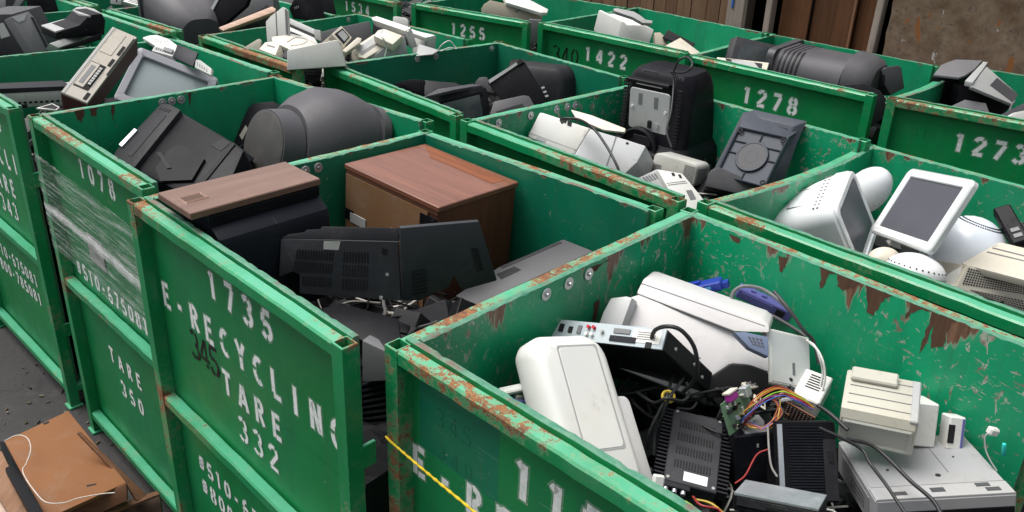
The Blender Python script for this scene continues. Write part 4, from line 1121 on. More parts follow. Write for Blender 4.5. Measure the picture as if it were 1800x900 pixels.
        ('face', 'blk', [(-.209,-.004,.206),(-.016,.027,.336),(.000,.023,.334),(.139,-.090,.142),(.087,-.117,.067),(-.043,-.108,.042)], (.014,.089,-.042), 0.005, (-.141,-.895,.424), [('edge_strip','lgrey',[[(-.203,.002,.221),(-.045,.026,.325),(-.038,.020,.313),(-.195,-.007,.204)]],0.008),('end_cap','void',[[(-.046,.028,.328),(-.017,.031,.345),(-.003,.021,.328),(-.035,.018,.311)]],0.01),('knob','lgrey',('g',[(.097,-.051,.210),(.116,-.050,.217),(.151,-.085,.155),(.132,-.086,.147)],1,3,0.9,0.4),0.012)]),
    ]),
    ('television', 'small dark grey television with curved screen at the front of the dark televisions', 'television', None, (-.341,4.752,1.367), [
        ('bezel', 'dgrey', [(-.199,-.079,.202),(-.143,-.051,.223),(.126,.061,.252),(.162,.070,.234),(.186,.048,.123),(.167,.011,.013),(-.138,-.102,.034)], (-.018,.045,-.013), 0.012, (.351,-.902,.251), [('screen','glass',[[(-.085,-.045,.164),(.118,.044,.202),(.141,.026,.106),(.137,-.000,.015),(-.107,-.091,.032)]],0.006),('bevel','blk',[[(-.107,-.052,.172),(.127,.052,.217),(.144,.052,.195),(-.091,-.051,.152)]],0.003)]),
        ('hood', 'grey', [(-.180,-.239,.248),(-.015,-.038,.248),(.134,.092,.248),(.074,.110,.248),(-.112,-.040,.248)], (-.000,-.000,-.020), 0.005, (.000,.000,1.000), []),
    ]),
    ('broken_television', 'open round black television shell at the left of the dark televisions', 'television part', None, (-.549,5.026,1.451), [
        ('grille', 'blk', [(-.207,-.017,.104),(-.163,-.014,.123),(-.087,-.014,.140),(-.014,-.023,.138),(-.014,-.057,.052),(-.102,-.040,.073)], (.005,.046,-.018), 0.005, (-.092,-.925,.370), [('rib','dgrey',('g',[(-.162,-.019,.110),(-.035,-.022,.134),(-.032,-.050,.064),(-.102,-.037,.079)],6,3,0.25,0.9),0.006)]),
        ('casing', 'dgrey', [(-.017,.005,.134),(.065,.008,.127),(.168,.017,.122),(.246,-.005,.099),(.138,-.037,.089),(-.006,-.095,.066)], (-.007,.044,-.066), 0.005, (.092,-.552,.829), []),
    ]),
    ('empty_monitor', 'dark monitor bezel lying flat in front of the black amplifier', 'monitor part', None, (-.016,4.583,1.483), [
        ('bezel', 'grey', [(-.135,-.075,.039),(-.114,-.000,.106),(.049,.052,.135),(.081,.053,.132),(.135,-.015,.062),(-.008,-.076,.022)], (-.003,.020,-.022), 0.005, (.091,-.681,.727), [('screen','dgrey',[[(-.099,-.046,.061),(.045,.011,.097),(.078,-.028,.057),(-.071,-.085,.022)]],0.002)]),
    ]),
    ('broken_television', 'grey rounded television corner left of the black amplifier', 'television part', None, (-.198,4.953,1.515), [
        ('corner', 'grey', [(-.060,-.026,.088),(-.034,-.012,.120),(.013,-.014,.126),(.065,-.068,.039),(-.003,-.054,.050)], (.008,.070,-.039), 0.005, (-.097,-.870,.483), []),
    ]),
    ('printer', 'white laser printer casing with black sockets lying beside the tall black monitor', 'printer', None, (.411,3.879,1.384), [
        ('end', 'white', [(-.301,.124,.320),(-.066,-.035,.294),(-.140,-.079,.162),(-.357,.080,.204)], (.160,.120,-.100), 0.012, (-.447,-.744,.496), [('socket','void',[[(-.195,.057,.315),(-.171,.042,.315),(-.173,.030,.295),(-.197,.045,.296)]],0.003),('socket','void',[[(-.165,.033,.306),(-.147,.021,.305),(-.149,.009,.286),(-.167,.021,.287)]],0.003),('label','lgrey',[[(-.310,.058,.213),(-.264,.026,.208),(-.269,.022,.197),(-.315,.052,.200)]],0.001),('seam','lgrey',[[(-.347,.088,.225),(-.125,-.064,.197),(-.128,-.066,.192),(-.349,.086,.220)]],0.001)]),
        ('side', 'tray', [(-.065,-.059,.299),(.065,-.071,.269),(.202,-.087,.235),(.155,-.167,.179),(.094,-.228,.140),(-.148,-.197,.202)], (.080,.160,-.140), 0.012, (.120,-.618,.777), [('seam','mgrey',[[(.056,-.073,.269),(.062,-.072,.269),(.010,-.218,.161),(.005,-.217,.163)]],0.001),('screw','dgrey',[[(.107,-.089,.249),(.118,-.090,.246),(.115,-.098,.240),(.104,-.097,.243)]],0.002)]),  # greyer than the end face: the shading difference is put into its colour
    ]),
    ('printer_scrap', 'cream flap lying across the white laser printer', 'printer part', None, (.370,3.690,1.727), [
        ('flap', 'cream', [(-.120,.137,.043),(-.028,.057,.042),(.113,-.095,.030),(.107,-.115,.020),(.017,-.063,.011),(-.099,.067,.023)], (.003,.004,-.011), 0.005, (-.290,-.344,.893), []),
    ]),
    ('external_drive', 'white wedge-shaped drive with twin slots nearest the front corner of its bin', 'disk drive', None, (.668,3.329,1.455), [
        ('top', 'white', [(-.070,.028,.202),(.035,.032,.187),(.046,.024,.180),(.120,-.063,.110),(.098,-.110,.082),(.037,-.122,.085),(-.028,-.049,.144)], (-.014,.055,-.082), 0.005, (.137,-.549,.824), [('slot','void',[[(-.010,.023,.189),(.002,.025,.188),(.006,.014,.180),(-.006,.011,.180)]],0.002),('slot','void',[[(.019,.021,.183),(.029,.023,.183),(.035,.010,.173),(.025,.008,.173)]],0.002),('groove','mgrey',[[(-.033,-.026,.160),(.049,.000,.164),(.049,-.002,.162),(-.034,-.028,.159)]],0.001),('groove','mgrey',[[(-.029,-.032,.155),(.056,-.006,.159),(.055,-.008,.157),(-.029,-.035,.154)]],0.001),('label','mgrey',[[(.047,-.041,.137),(.072,-.034,.137),(.088,-.069,.111),(.063,-.079,.109)]],0.001)]),
        ('side', 'lgrey', [(-.147,.078,.137),(-.067,.050,.195),(-.024,-.029,.136),(.038,-.119,.084),(-.077,-.013,.095)], (.034,.040,-.029), 0.005, (-.572,-.667,.477), [('vent_slots','mgrey',('g',[(-.125,.066,.148),(-.060,.038,.186),(-.047,.015,.170),(-.103,.039,.136)],6,1,0.5,0.9),0.002)]),
    ]),
    ('monitor', 'dark blue-grey monitor back tipped over behind the round-footed base', 'monitor', None, (1.144,3.843,1.393), [
        ('top', 'slate', [(-.050,.144,.353),(.017,.153,.356),(.071,.148,.354),(.248,.093,.335),(.230,.052,.320),(.125,-.043,.287),(-.087,.032,.314)], (-.000,.007,-.019), 0.005, (.000,-.330,.944), []),
        ('back', 'slate', [(-.054,.146,.344),(.165,.017,.328),(.124,-.029,.235),(.048,-.139,.030),(-.218,-.010,.013),(-.172,.040,.114)], (.062,.020,.019), 0.005, (-.395,-.741,.543), [('vent_slots','void',('g',[(-.045,.128,.326),(.139,.021,.315),(.133,.004,.287),(-.058,.113,.296)],26,4,0.55,0.5),0.002)]),
        ('skirt', 'grey', [(-.240,-.142,.147),(-.205,-.136,.168),(.019,-.209,.099),(.019,-.238,.048),(-.259,-.177,.080)], (.013,.087,-.048), 0.01, (-.133,-.865,.483), []),
    ]),
    ('crt_computer', 'cream computer case with square-grid vents at the right picture edge', 'computer case', None, (1.751,2.849,1.256), [
        ('top', 'cream', [(.104,.101,.305),(.238,.019,.302),(.148,-.163,.261),(.084,-.133,.261),(-.074,-.035,.265),(-.088,-.020,.266)], (.003,.005,-.029), 0.005, (-.085,-.177,.980), [('groove','mgrey',[[(.032,.043,.288),(.137,-.020,.286),(.134,-.027,.284),(.027,.037,.287)]],0.001),('groove','mgrey',[[(.063,.067,.295),(.152,.010,.293),(.148,.003,.291),(.058,.060,.294)]],0.001)]),
        ('front', 'cream', [(-.083,-.051,.270),(.233,-.045,.197),(.245,-.084,.082),(-.165,-.082,.205),(-.116,-.079,.201)], (-.023,.235,-.082), 0.005, (.094,-.940,.329), [('vent_slots','void',('g',[(-.078,-.053,.264),(.165,-.049,.207),(.170,-.063,.163),(-.099,-.076,.205)],26,7,0.55,0.55),0.002),('vent_slots','void',('g',[(-.071,-.079,.189),(.172,-.070,.143),(.176,-.085,.099),(.016,-.084,.148)],18,5,0.55,0.55),0.002)]),
        ('corner', 'white', [(-.154,-.024,.200),(-.122,-.029,.232),(-.090,-.034,.264),(-.109,-.068,.193),(-.143,-.044,.186)], (.057,.067,-.048), 0.005, (-.572,-.667,.477), []),
    ]),
    ('television', 'wide grey television frame with dusty dark screen standing at the back of bin 1278', 'television', None, (1.753,5.902,1.416), [
        ('frame', 'grey', [(-.263,-.042,.352),(.210,-.003,.261),(.224,-.029,.180),(.185,-.084,.039),(-.314,-.121,.148)], (-.017,.112,-.039), 0.005, (.140,-.935,.327), [('screen','glass',[[(-.211,-.050,.308),(.183,-.016,.235),(.120,-.081,.076),(-.275,-.105,.177)]],0.004)]),
    ]),
    ('small_television', 'small cream-rimmed television lying face up in bin 1278', 'television', None, (1.502,5.669,1.550), [
        ('rim', 'cream', [(-.155,.094,.092),(.169,-.029,.093),(.129,-.126,.045),(-.158,.022,.061)], (.008,.019,-.045), 0.005, (-.150,-.387,.910), [('screen_surround','dgrey',[[(-.103,.066,.089),(.124,-.032,.085),(.103,-.110,.048),(-.093,.004,.064)]],0.002),('screen','lgrey',[[(-.069,.041,.084),(.072,-.010,.085),(.096,-.085,.057),(-.059,-.014,.062)]],0.005)]),
    ]),
    ('speaker_box', 'grey rounded television base at the right corner of bin 1278', 'television part', None, (2.413,5.498,1.476), [
        ('front', 'grey', [(-.071,-.061,.188),(-.034,-.047,.208),(.045,-.028,.218),(.067,-.029,.201),(.101,-.059,.078),(.009,-.091,.034),(-.038,-.081,.097)], (-.023,.113,-.034), 0.005, (.188,-.941,.282), [('slot','void',[[(-.064,-.068,.160),(-.049,-.063,.163),(-.041,-.073,.125),(-.056,-.077,.122)]],0.002)]),
    ]),
    ('picture_tube', 'dark rounded tube housing bulging out through the open side of bin 1278', 'television part', None, (2.161,5.175,1.340), [
        ('housing', 'dgrey', [(-.145,-.053,.299),(-.037,-.040,.307),(.068,-.042,.269),(.115,-.053,.224),(.108,-.086,.132),(.038,-.122,.049),(-.098,-.096,.163)], (-.014,.141,-.049), 0.02, (.094,-.940,.329), []),
    ]),
    ('television', 'black boxy television with grey faded top, broken behind, in bin 1273', 'television', None, (2.705,5.029,1.493), [
        ('front', 'blk', [(-.167,.122,.219),(-.026,.086,.216),(-.014,.068,.065),(-.070,.076,.007),(-.196,.111,.039)], (.209,.173,.071), 0.005, (-.241,-.966,.097), []),
        ('top', 'mgrey', [(-.264,-.074,.262),(-.128,.134,.281),(.008,.246,.294),(.164,.226,.297),(.023,.035,.278),(-.080,-.080,.267),(-.137,-.125,.262)], (.000,.001,-.015), 0.005, (-.030,-.074,.997), []),
        ('rear_bar', 'lgrey', [(-.155,-.230,.267),(.125,.146,.306),(.147,.129,.307),(-.128,-.269,.267)], (.003,.001,-.030), 0.005, (-.085,-.040,.996), []),
        ('rear_top', 'lgrey', [(-.140,-.283,.247),(.095,.033,.299),(.254,-.089,.167),(.153,-.230,.142)], (-.007,.008,-.017), 0.005, (.373,-.412,.831), [('insert','grey',[[(.032,-.161,.231),(.131,-.037,.248),(.246,-.099,.166),(.161,-.211,.148)]],0.003)]),
        ('rear_side', 'blk', [(-.057,-.125,.208),(.195,-.161,.122),(.128,-.167,.014),(-.053,-.140,.086),(-.116,-.131,.115),(-.109,-.119,.215)], (.012,.119,-.014), 0.005, (-.099,-.988,.119), []),
    ]),
    ('printer_scrap', 'grey plastic housing with cut corners in front of the black television in bin 1273', 'printer part', None, (2.578,4.756,1.471), [
        ('face', 'mgrey', [(-.153,-.054,.144),(-.019,.007,.189),(.105,.006,.174),(.123,-.068,.099),(-.031,-.100,.085)], (-.010,.084,-.085), 0.005, (.079,-.699,.711), []),
    ]),
    ('plastic_scrap', 'grey bar and white foam at the right edge in front of the black television', 'panel', None, (2.758,4.563,1.548), [
        ('bar', 'grey', [(-.193,-.113,.092),(.080,.101,.130),(.166,.139,.126),(.140,.079,.102),(-.142,-.109,.080)], (-.007,.013,-.026), 0.005, (.232,-.449,.863), []),
        ('foam', 'white', [(-.152,-.136,.090),(-.045,-.053,.115),(.114,.040,.118),(.089,-.051,.030)], (-.020,.035,-.030), 0.005, (.394,-.691,.606), []),
    ]),
    ('monitor', 'white rounded monitor standing in bin 1422', 'monitor', None, (.794,6.722,1.508), [
        ('back', 'white', [(-.179,.117,.245),(-.162,.113,.251),(-.134,.099,.227),(-.012,.064,.233),(.067,.034,.211),(.025,.009,.059),(-.210,.087,.089)], (.173,-.150,-.059), 0.012, (-.279,-.931,.233), [('socket','dgrey',[[(-.036,.060,.189),(-.009,.052,.187),(-.012,.047,.166),(-.039,.055,.168)]],0.002),('mark','lgrey',[[(-.094,.063,.133),(.003,.032,.125),(-.003,.025,.090),(-.074,.049,.101)]],0.001)]),
    ]),
    ('plastic_scrap', 'pale grey curved handle on the far side of the white monitor in bin 1422', 'monitor part', None, (.870,6.600,1.692), [
        ('handle', 'lgrey', [(-.163,.027,.111),(-.131,.038,.115),(.001,.031,.095),(.044,.007,.075),(.086,-.026,.048),(.143,-.026,.042),(.133,-.053,.025),(.062,-.061,.028),(-.015,-.024,.061),(-.146,.004,.094)], (-.003,.017,-.025), 0.006, (.092,-.552,.829), []),
    ]),
    ('keyboard', 'dark slab lying behind the cream board in bin 1422', 'computer part', None, (1.214,6.501,1.570), [
        ('slab', 'dgrey', [(-.118,.046,.051),(-.050,.243,.070),(.111,-.078,.033),(.058,-.215,.020)], (-.001,.002,-.020), 0.005, (.026,-.102,.994), []),
    ]),
    ('wood_offcut', 'flat cream board sticking up at the corner of bin 1422', 'board', None, (1.173,5.985,1.593), [
        ('board', 'cream', [(-.155,-.019,.069),(-.004,.229,.087),(.115,-.014,.026),(.064,-.103,.019),(-.013,-.102,.032)], (-.003,.003,-.019), 0.005, (.156,-.166,.974), []),
    ]),
    ('plastic_scrap', 'beige crumpled casing between the white monitor and the cream board', 'plastic part', None, (1.085,6.587,1.520), [
        ('case', 'beige', [(-.049,.017,.118),(-.003,.028,.122),(.048,-.005,.087),(.059,-.060,.037),(-.043,-.063,.047)], (-.005,.033,-.037), 0.005, (.094,-.656,.749), []),
    ]),
    ('monitor', 'beige monitor with white top in bin 1255', 'monitor', None, (-.029,6.991,1.553), [
        ('side', 'beige', [(-.272,-.069,.195),(-.219,-.049,.230),(-.021,-.033,.191),(.212,-.019,.130),(.192,-.045,.065),(-.039,-.077,.071),(-.260,-.088,.136)], (-.028,.187,-.065), 0.005, (.140,-.935,.327), [('seam','mgrey',[[(-.019,-.047,.148),(.039,-.027,.183),(.044,-.029,.175),(-.009,-.050,.135)]],0.001)]),
        ('top', 'white', [(-.140,.037,.274),(.068,.026,.248),(.249,-.073,.180),(.240,-.115,.160),(.186,-.127,.160),(-.090,-.063,.219)], (-.003,.013,-.027), 0.005, (.089,-.445,.891), []),
    ]),
    ('computer_case', 'grey casing seen in the gap between bins 1255 and 1422', 'computer case', None, (.123,6.838,1.474), [
        ('case', 'mgrey', [(-.055,-.050,.195),(.044,-.051,.191),(.044,-.069,.015),(-.033,-.069,.012)], (-.000,.119,-.012), 0.005, (.000,-.995,.100), []),
    ]),
    ('broken_cabinet', 'broken brown television cabinet lying on the asphalt at the lower left', 'cabinet', None, (-1.743,2.786,.141), [
        ('back_panel', 'hardboard', [(-.458,.206,.259),(-.292,.440,.259),(.181,-.028,.259),(-.034,-.251,.259)], (-.000,-.000,-.018), 0.003, (.000,.000,1.000), [('staple_slot','void',[[(-.062,.176,.259),(-.045,.188,.259),(-.039,.181,.259),(-.054,.165,.259)]],0.001),('staple_slot','void',[[(.028,-.054,.259),(.062,-.042,.259),(.068,-.048,.259),(.035,-.064,.259)]],0.001),('staple_slot','void',[[(-.357,.340,.259),(-.340,.358,.259),(-.332,.346,.259),(-.346,.328,.259)]],0.001)]),
        ('dark_side', 'blk', [(-.617,.387,.112),(-.572,.359,.126),(.045,-.356,.352),(-.020,-.340,.334),(-.390,.074,.200)], (.024,-.010,-.097), 0.005, (-.241,.097,.966), []),
        ('shelf_edge', 'wood_d', [(.041,-.116,.159),(.267,.044,.159),(.287,.024,.159),(.092,-.136,.159)], (-.000,-.000,-.012), 0.005, (.000,.000,1.000), []),
        ('inner_box', 'wood_dark', [(.066,-.053,.088),(.264,.063,.124),(.307,-.019,.053),(.126,-.097,.039)], (-.010,.029,-.039), 0.005, (.196,-.588,.784), []),
        ('side_board', 'wood_d', [(-.077,.129,.383),(-.068,.140,.380),(.244,.014,.153),(.210,-.028,.164),(.154,.020,.211)], (-.008,.003,-.012), 0.005, (.518,-.207,.830), []),
        ('front_rail', 'wood_d', [(-.109,-.139,.146),(.192,-.049,.272),(.200,-.077,.207),(.037,-.126,.138),(-.093,-.162,.090)], (-.002,.014,-.006), 0.005, (.101,-.909,.404), []),
    ]),
    ('wood_plank', 'split brown plank leaning on the broken cabinet at the left edge', 'plank', None, (-2.103,2.800,.300), [
        ('board', 'wood_l', [(-.178,.182,.027),(-.133,.207,.034),(.210,-.173,.030),(.174,-.229,.021),(-.079,.009,.020)], (.002,.002,-.020), 0.005, (-.099,-.099,.990), []),
    ]),
    ('wood_plank', 'pale marbled plank in the lower left corner', 'plank', None, (-2.070,2.707,.270), [
        ('board', 'wood_p', [(-.122,.112,.025),(-.101,.153,.031),(.153,-.114,.030),(.124,-.155,.023),(-.058,-.001,.020)], (.002,.002,-.020), 0.005, (-.099,-.099,.990), []),
    ]),
]
PATHS = {
    'power_cord': [(0.445, 2.098, 1.550), (0.410, 2.071, 1.580), (0.406, 2.039, 1.640), (0.427, 1.997, 1.680), (0.464, 1.982, 1.680), (0.502, 1.974, 1.640), (0.521, 1.973, 1.580), (0.530, 2.016, 1.500), (0.509, 2.040, 1.440)],
    'bundle_a': [(0.520, 2.190, 1.440), (0.479, 2.072, 1.460), (0.453, 1.988, 1.460), (0.432, 1.967, 1.420), (0.410, 1.954, 1.360), (0.410, 1.955, 1.300)],
    'bundle_b': [(0.546, 2.161, 1.440), (0.503, 2.062, 1.460), (0.457, 1.975, 1.465), (0.444, 1.968, 1.420), (0.427, 1.961, 1.360), (0.426, 1.931, 1.300)],
    'bundle_c': [(0.387, 2.090, 1.400), (0.425, 2.013, 1.420), (0.448, 1.965, 1.470), (0.501, 1.998, 1.440), (0.529, 2.041, 1.440), (0.520, 2.063, 1.460)],
    'grey_loop': [(0.913, 2.374, 1.520), (0.868, 2.396, 1.560), (0.818, 2.439, 1.580), (0.763, 2.455, 1.580), (0.732, 2.454, 1.560), (0.731, 2.447, 1.530), (0.779, 2.459, 1.500), (0.857, 2.455, 1.480), (0.933, 2.427, 1.450), (0.998, 2.392, 1.420)],
    'dark_lead': [(0.852, 2.427, 1.580), (0.889, 2.359, 1.550), (0.930, 2.324, 1.500), (0.970, 2.324, 1.460), (0.987, 2.286, 1.400)],
    'modem_cord': [(0.943, 2.312, 1.470), (0.951, 2.262, 1.480), (0.958, 2.223, 1.460), (0.969, 2.206, 1.420), (0.963, 2.188, 1.380)],
    'modem_cord2': [(0.945, 2.305, 1.470), (0.952, 2.243, 1.480), (0.962, 2.204, 1.460), (0.969, 2.184, 1.420), (0.964, 2.170, 1.380)],
    'desk_cord_a': [(0.844, 1.870, 1.460), (0.892, 1.847, 1.450), (0.948, 1.824, 1.430), (0.956, 1.779, 1.420), (0.979, 1.727, 1.400), (0.991, 1.666, 1.390), (1.002, 1.618, 1.380)],
    'desk_cord_b': [(0.918, 1.852, 1.440), (0.979, 1.845, 1.430), (1.011, 1.805, 1.420), (1.042, 1.730, 1.410), (1.076, 1.670, 1.400), (1.080, 1.611, 1.390)],
    'drive_cord': [(0.873, 1.975, 1.460), (0.896, 1.934, 1.460), (0.926, 1.879, 1.450)],
    'thin_grey': [(0.726, 1.921, 1.420), (0.703, 1.821, 1.420), (0.701, 1.777, 1.400), (0.710, 1.749, 1.390)],
    'plug_wire': [(1.302, 1.874, 1.460), (1.293, 1.872, 1.450), (1.296, 1.858, 1.420), (1.304, 1.841, 1.400), (1.317, 1.819, 1.380)],
    'red_pair': [(0.606, 1.752, 1.360), (0.637, 1.775, 1.370), (0.678, 1.834, 1.390), (0.710, 1.847, 1.400)],
    'mon_cord': [(0.741, 3.849, 1.600), (0.722, 3.908, 1.660), (0.745, 3.976, 1.740), (0.762, 4.082, 1.840), (0.760, 4.114, 1.900), (0.778, 4.098, 1.960), (0.811, 4.076, 1.980), (0.821, 3.986, 1.970), (0.803, 3.972, 1.940), (0.782, 4.050, 1.910), (0.765, 4.201, 1.880), (0.735, 4.257, 1.860), (0.721, 4.250, 1.820)],
    'white_cord': [(0.211, 3.768, 1.720), (0.202, 3.720, 1.750), (0.222, 3.672, 1.770), (0.285, 3.654, 1.770), (0.347, 3.613, 1.740), (0.393, 3.522, 1.700), (0.426, 3.437, 1.660), (0.449, 3.393, 1.620)],
    'heap_cord': [(-0.515, 5.353, 1.700), (-0.485, 5.338, 1.740), (-0.443, 5.354, 1.760), (-0.415, 5.366, 1.730), (-0.400, 5.361, 1.710), (-0.441, 5.339, 1.720), (-0.494, 5.322, 1.700)],
    'heap_cord2': [(-0.878, 5.431, 1.800), (-0.859, 5.244, 1.800), (-0.832, 5.224, 1.770), (-0.826, 5.265, 1.720), (-0.843, 5.277, 1.660)],
    'heap_cord3': [(-1.448, 5.270, 1.730), (-1.406, 5.321, 1.750), (-1.333, 5.314, 1.740), (-1.346, 5.219, 1.730), (-1.411, 5.221, 1.720), (-1.383, 5.187, 1.700), (-1.300, 5.237, 1.700)],
    'cord1273': [(2.799, 4.687, 1.680), (2.771, 4.660, 1.660), (2.712, 4.560, 1.640), (2.679, 4.469, 1.620)],
    'string': [(-2.137, 2.906, 0.470), (-2.101, 2.940, 0.475), (-2.048, 2.924, 0.475), (-1.994, 2.851, 0.475), (-1.969, 2.767, 0.470), (-1.964, 2.732, 0.470), (-1.931, 2.688, 0.470), (-1.861, 2.623, 0.460), (-1.784, 2.562, 0.460), (-1.719, 2.565, 0.455), (-1.668, 2.597, 0.455), (-1.594, 2.630, 0.450), (-1.548, 2.639, 0.450)],
}
WIRES = [
    ('wire_o', [(0.668, 1.987, 1.360), (0.681, 1.969, 1.420), (0.727, 1.986, 1.460), (0.783, 2.009, 1.470), (0.826, 1.998, 1.460), (0.868, 1.986, 1.440)]),
    ('wire_r', [(0.676, 1.988, 1.360), (0.688, 1.970, 1.420), (0.729, 1.986, 1.460), (0.785, 2.009, 1.470), (0.834, 1.998, 1.460), (0.870, 1.986, 1.440)]),
    ('wire_y', [(0.656, 1.992, 1.360), (0.671, 1.982, 1.420), (0.733, 2.000, 1.460), (0.789, 2.023, 1.470), (0.815, 2.005, 1.460), (0.872, 1.993, 1.440)]),
    ('wire_p', [(0.668, 1.984, 1.360), (0.680, 1.961, 1.420), (0.711, 1.977, 1.460), (0.767, 2.000, 1.470), (0.826, 1.993, 1.460), (0.860, 1.982, 1.440)]),
    ('wire_o', [(0.667, 1.997, 1.360), (0.683, 1.993, 1.420), (0.728, 2.011, 1.460), (0.785, 2.034, 1.470), (0.827, 2.012, 1.460), (0.870, 1.998, 1.440)]),
    ('wire_r', [(0.670, 2.001, 1.360), (0.688, 2.005, 1.420), (0.725, 2.022, 1.460), (0.781, 2.046, 1.470), (0.832, 2.020, 1.460), (0.868, 2.004, 1.440)]),
    ('wire_b', [(0.660, 1.983, 1.360), (0.671, 1.960, 1.420), (0.724, 1.977, 1.460), (0.779, 2.000, 1.470), (0.817, 1.992, 1.460), (0.867, 1.982, 1.440)]),
    ('wire_k', [(0.657, 1.985, 1.360), (0.670, 1.966, 1.420), (0.713, 1.983, 1.460), (0.769, 2.005, 1.470), (0.815, 1.995, 1.460), (0.861, 1.984, 1.440)]),
    ('wire_o', [(0.671, 1.999, 1.360), (0.688, 1.999, 1.420), (0.719, 2.016, 1.460), (0.776, 2.039, 1.470), (0.832, 2.016, 1.460), (0.865, 2.001, 1.440)]),
    ('wire_y', [(0.676, 1.998, 1.360), (0.693, 1.995, 1.420), (0.722, 2.012, 1.460), (0.779, 2.035, 1.470), (0.837, 2.014, 1.460), (0.867, 1.999, 1.440)]),
    ('wire_r', [(0.676, 1.985, 1.360), (0.688, 1.963, 1.420), (0.715, 1.979, 1.460), (0.771, 2.001, 1.470), (0.833, 1.994, 1.460), (0.862, 1.983, 1.440)]),
    ('wire_g', [(0.677, 1.992, 1.360), (0.691, 1.979, 1.420), (0.727, 1.996, 1.460), (0.783, 2.019, 1.470), (0.836, 2.004, 1.460), (0.869, 1.991, 1.440)]),
    ('wire_o', [(0.662, 1.991, 1.380), (0.700, 1.940, 1.400), (0.722, 1.926, 1.410), (0.772, 1.957, 1.440), (0.748, 1.995, 1.460), (0.713, 1.985, 1.440)]),
    ('wire_y', [(0.683, 1.994, 1.380), (0.690, 1.941, 1.400), (0.743, 1.933, 1.410), (0.763, 1.957, 1.440), (0.770, 2.005, 1.460), (0.703, 1.985, 1.440)]),
    ('wire_o', [(0.674, 2.025, 1.380), (0.690, 1.959, 1.400), (0.728, 1.935, 1.410), (0.765, 1.979, 1.440), (0.755, 2.008, 1.460), (0.702, 1.998, 1.440)]),
    ('wire_b', [(0.665, 2.019, 1.380), (0.702, 1.956, 1.400), (0.719, 1.927, 1.410), (0.775, 1.976, 1.440), (0.745, 1.997, 1.460), (0.713, 1.996, 1.440)]),
    ('wire_o', [(0.660, 2.002, 1.380), (0.692, 1.946, 1.400), (0.718, 1.931, 1.410), (0.765, 1.964, 1.440), (0.745, 2.003, 1.460), (0.705, 1.989, 1.440)]),
    ('wire_r', [(0.666, 1.997, 1.380), (0.695, 1.943, 1.400), (0.725, 1.929, 1.410), (0.768, 1.960, 1.440), (0.752, 2.000, 1.460), (0.708, 1.987, 1.440)]),
    ('wire_y', [(0.497, 1.709, 1.340), (0.531, 1.685, 1.350), (0.563, 1.657, 1.340)]),
    ('wire_r', [(0.493, 1.719, 1.340), (0.504, 1.677, 1.350), (0.545, 1.665, 1.350), (0.554, 1.646, 1.340)]),
    ('wire_w', [(0.446, 1.702, 1.340), (0.467, 1.682, 1.340), (0.489, 1.643, 1.340)]),
    ('wire_g', [(0.470, 1.699, 1.340), (0.487, 1.662, 1.350), (0.492, 1.639, 1.340)]),
]
# ------------------------------------------------------------------ materials of the scrap
MK = {
    'shellblk': plastic(.034, .036, .042, .4, .6, .6),
    'pgrey': plastic(.60, .59, .59, .38, .25, .25),
    'blk': plastic(.007, .007, .009, .42, .18, .25), 'dgrey': plastic(.021, .0215, .025, .45, .4, .3), 'grey': plastic(.062, .062, .068, .45, .35, .25),
    'mgrey': plastic(.15, .15, .158, .45, .35, .2), 'lgrey': plastic(.37, .38, .38, .42, .3, .2), 'white': plastic(.66, .66, .635, .4, .3, .3),
    'gloss': plastic(.72, .74, .76, .22, .12, .1), 'cream': plastic(.60, .56, .47, .45, .4, .3), 'beige': plastic(.40, .36, .28, .5, .4, .2),
    'navy': plastic(.013, .015, .021, .4, .25, .2), 'slate': plastic(.05, .058, .075, .45, .3, .2), 'void': flat(.006, .006, .007, .7),
    'glass': glass(), 'lcd': plastic(.085, .088, .105, .35, .2, .1), 'pcb': flat(.03, .065, .03, .5), 'tan': wood(.50, .33, .24, .6, 0),
    'hardboard': plastic(.21, .085, .03, .85, .7, .3), 'wood_d': wood(.15, .07, .035, .7, 0, .3), 'wood_l': wood(.24, .13, .075, .7, 1, .3), 'wood_p': wood(.45, .33, .27, .6, 1, .3),
    'wood_dark': wood(.045, .022, .013, .7, 0, .3), 'silver': metal(.6, .63, .66, .35), 'blue': plastic(.02, .045, .30, .4, .15, .1), 'violet': plastic(.10, .10, .30, .4, .2, .1),
    'purple': flat(.32, .02, .25, .4), 'red': flat(.45, .02, .04, .4), 'tray': plastic(.52, .53, .54, .4, .25, .1), 'panelblue': plastic(.16, .2, .3, .35, .2, .1),
}
def prism_obj(name, mat, P, v, bev, parent):
    """A closed casing: the outline P swept along v, with softened edges."""
    P = [Vector(p) for p in P]
    v = Vector(v)
    me = bpy.data.meshes.new(name)
    n = len(P)
    vs = [tuple(p) for p in P] + [tuple(p + v) for p in P]
    fs = [tuple(range(n)), tuple(range(2 * n - 1, n - 1, -1))] + [(i, i + n, (i + 1) % n + n, (i + 1) % n) for i in range(n)]
    me.from_pydata(vs, [], fs)
    bm = bmesh.new()
    bm.from_mesh(me)
    bmesh.ops.recalc_face_normals(bm, faces=bm.faces)
    mn = min([(P[i] - P[(i + 1) % n]).length for i in range(n)] + [v.length])
    b = min(bev, mn * .35)
    if b > .0008:
        bmesh.ops.bevel(bm, geom=list(bm.edges), offset=b, segments=2, profile=.6, affect='EDGES', clamp_overlap=True)
    bm.to_mesh(me)
    bm.free()
    me.materials.append(mat)
    me.shade_smooth()
    me.set_sharp_from_angle(angle=math.radians(38))
    o = bpy.data.objects.new(name, me)
    COL.objects.link(o)
    o.parent = parent
    return o

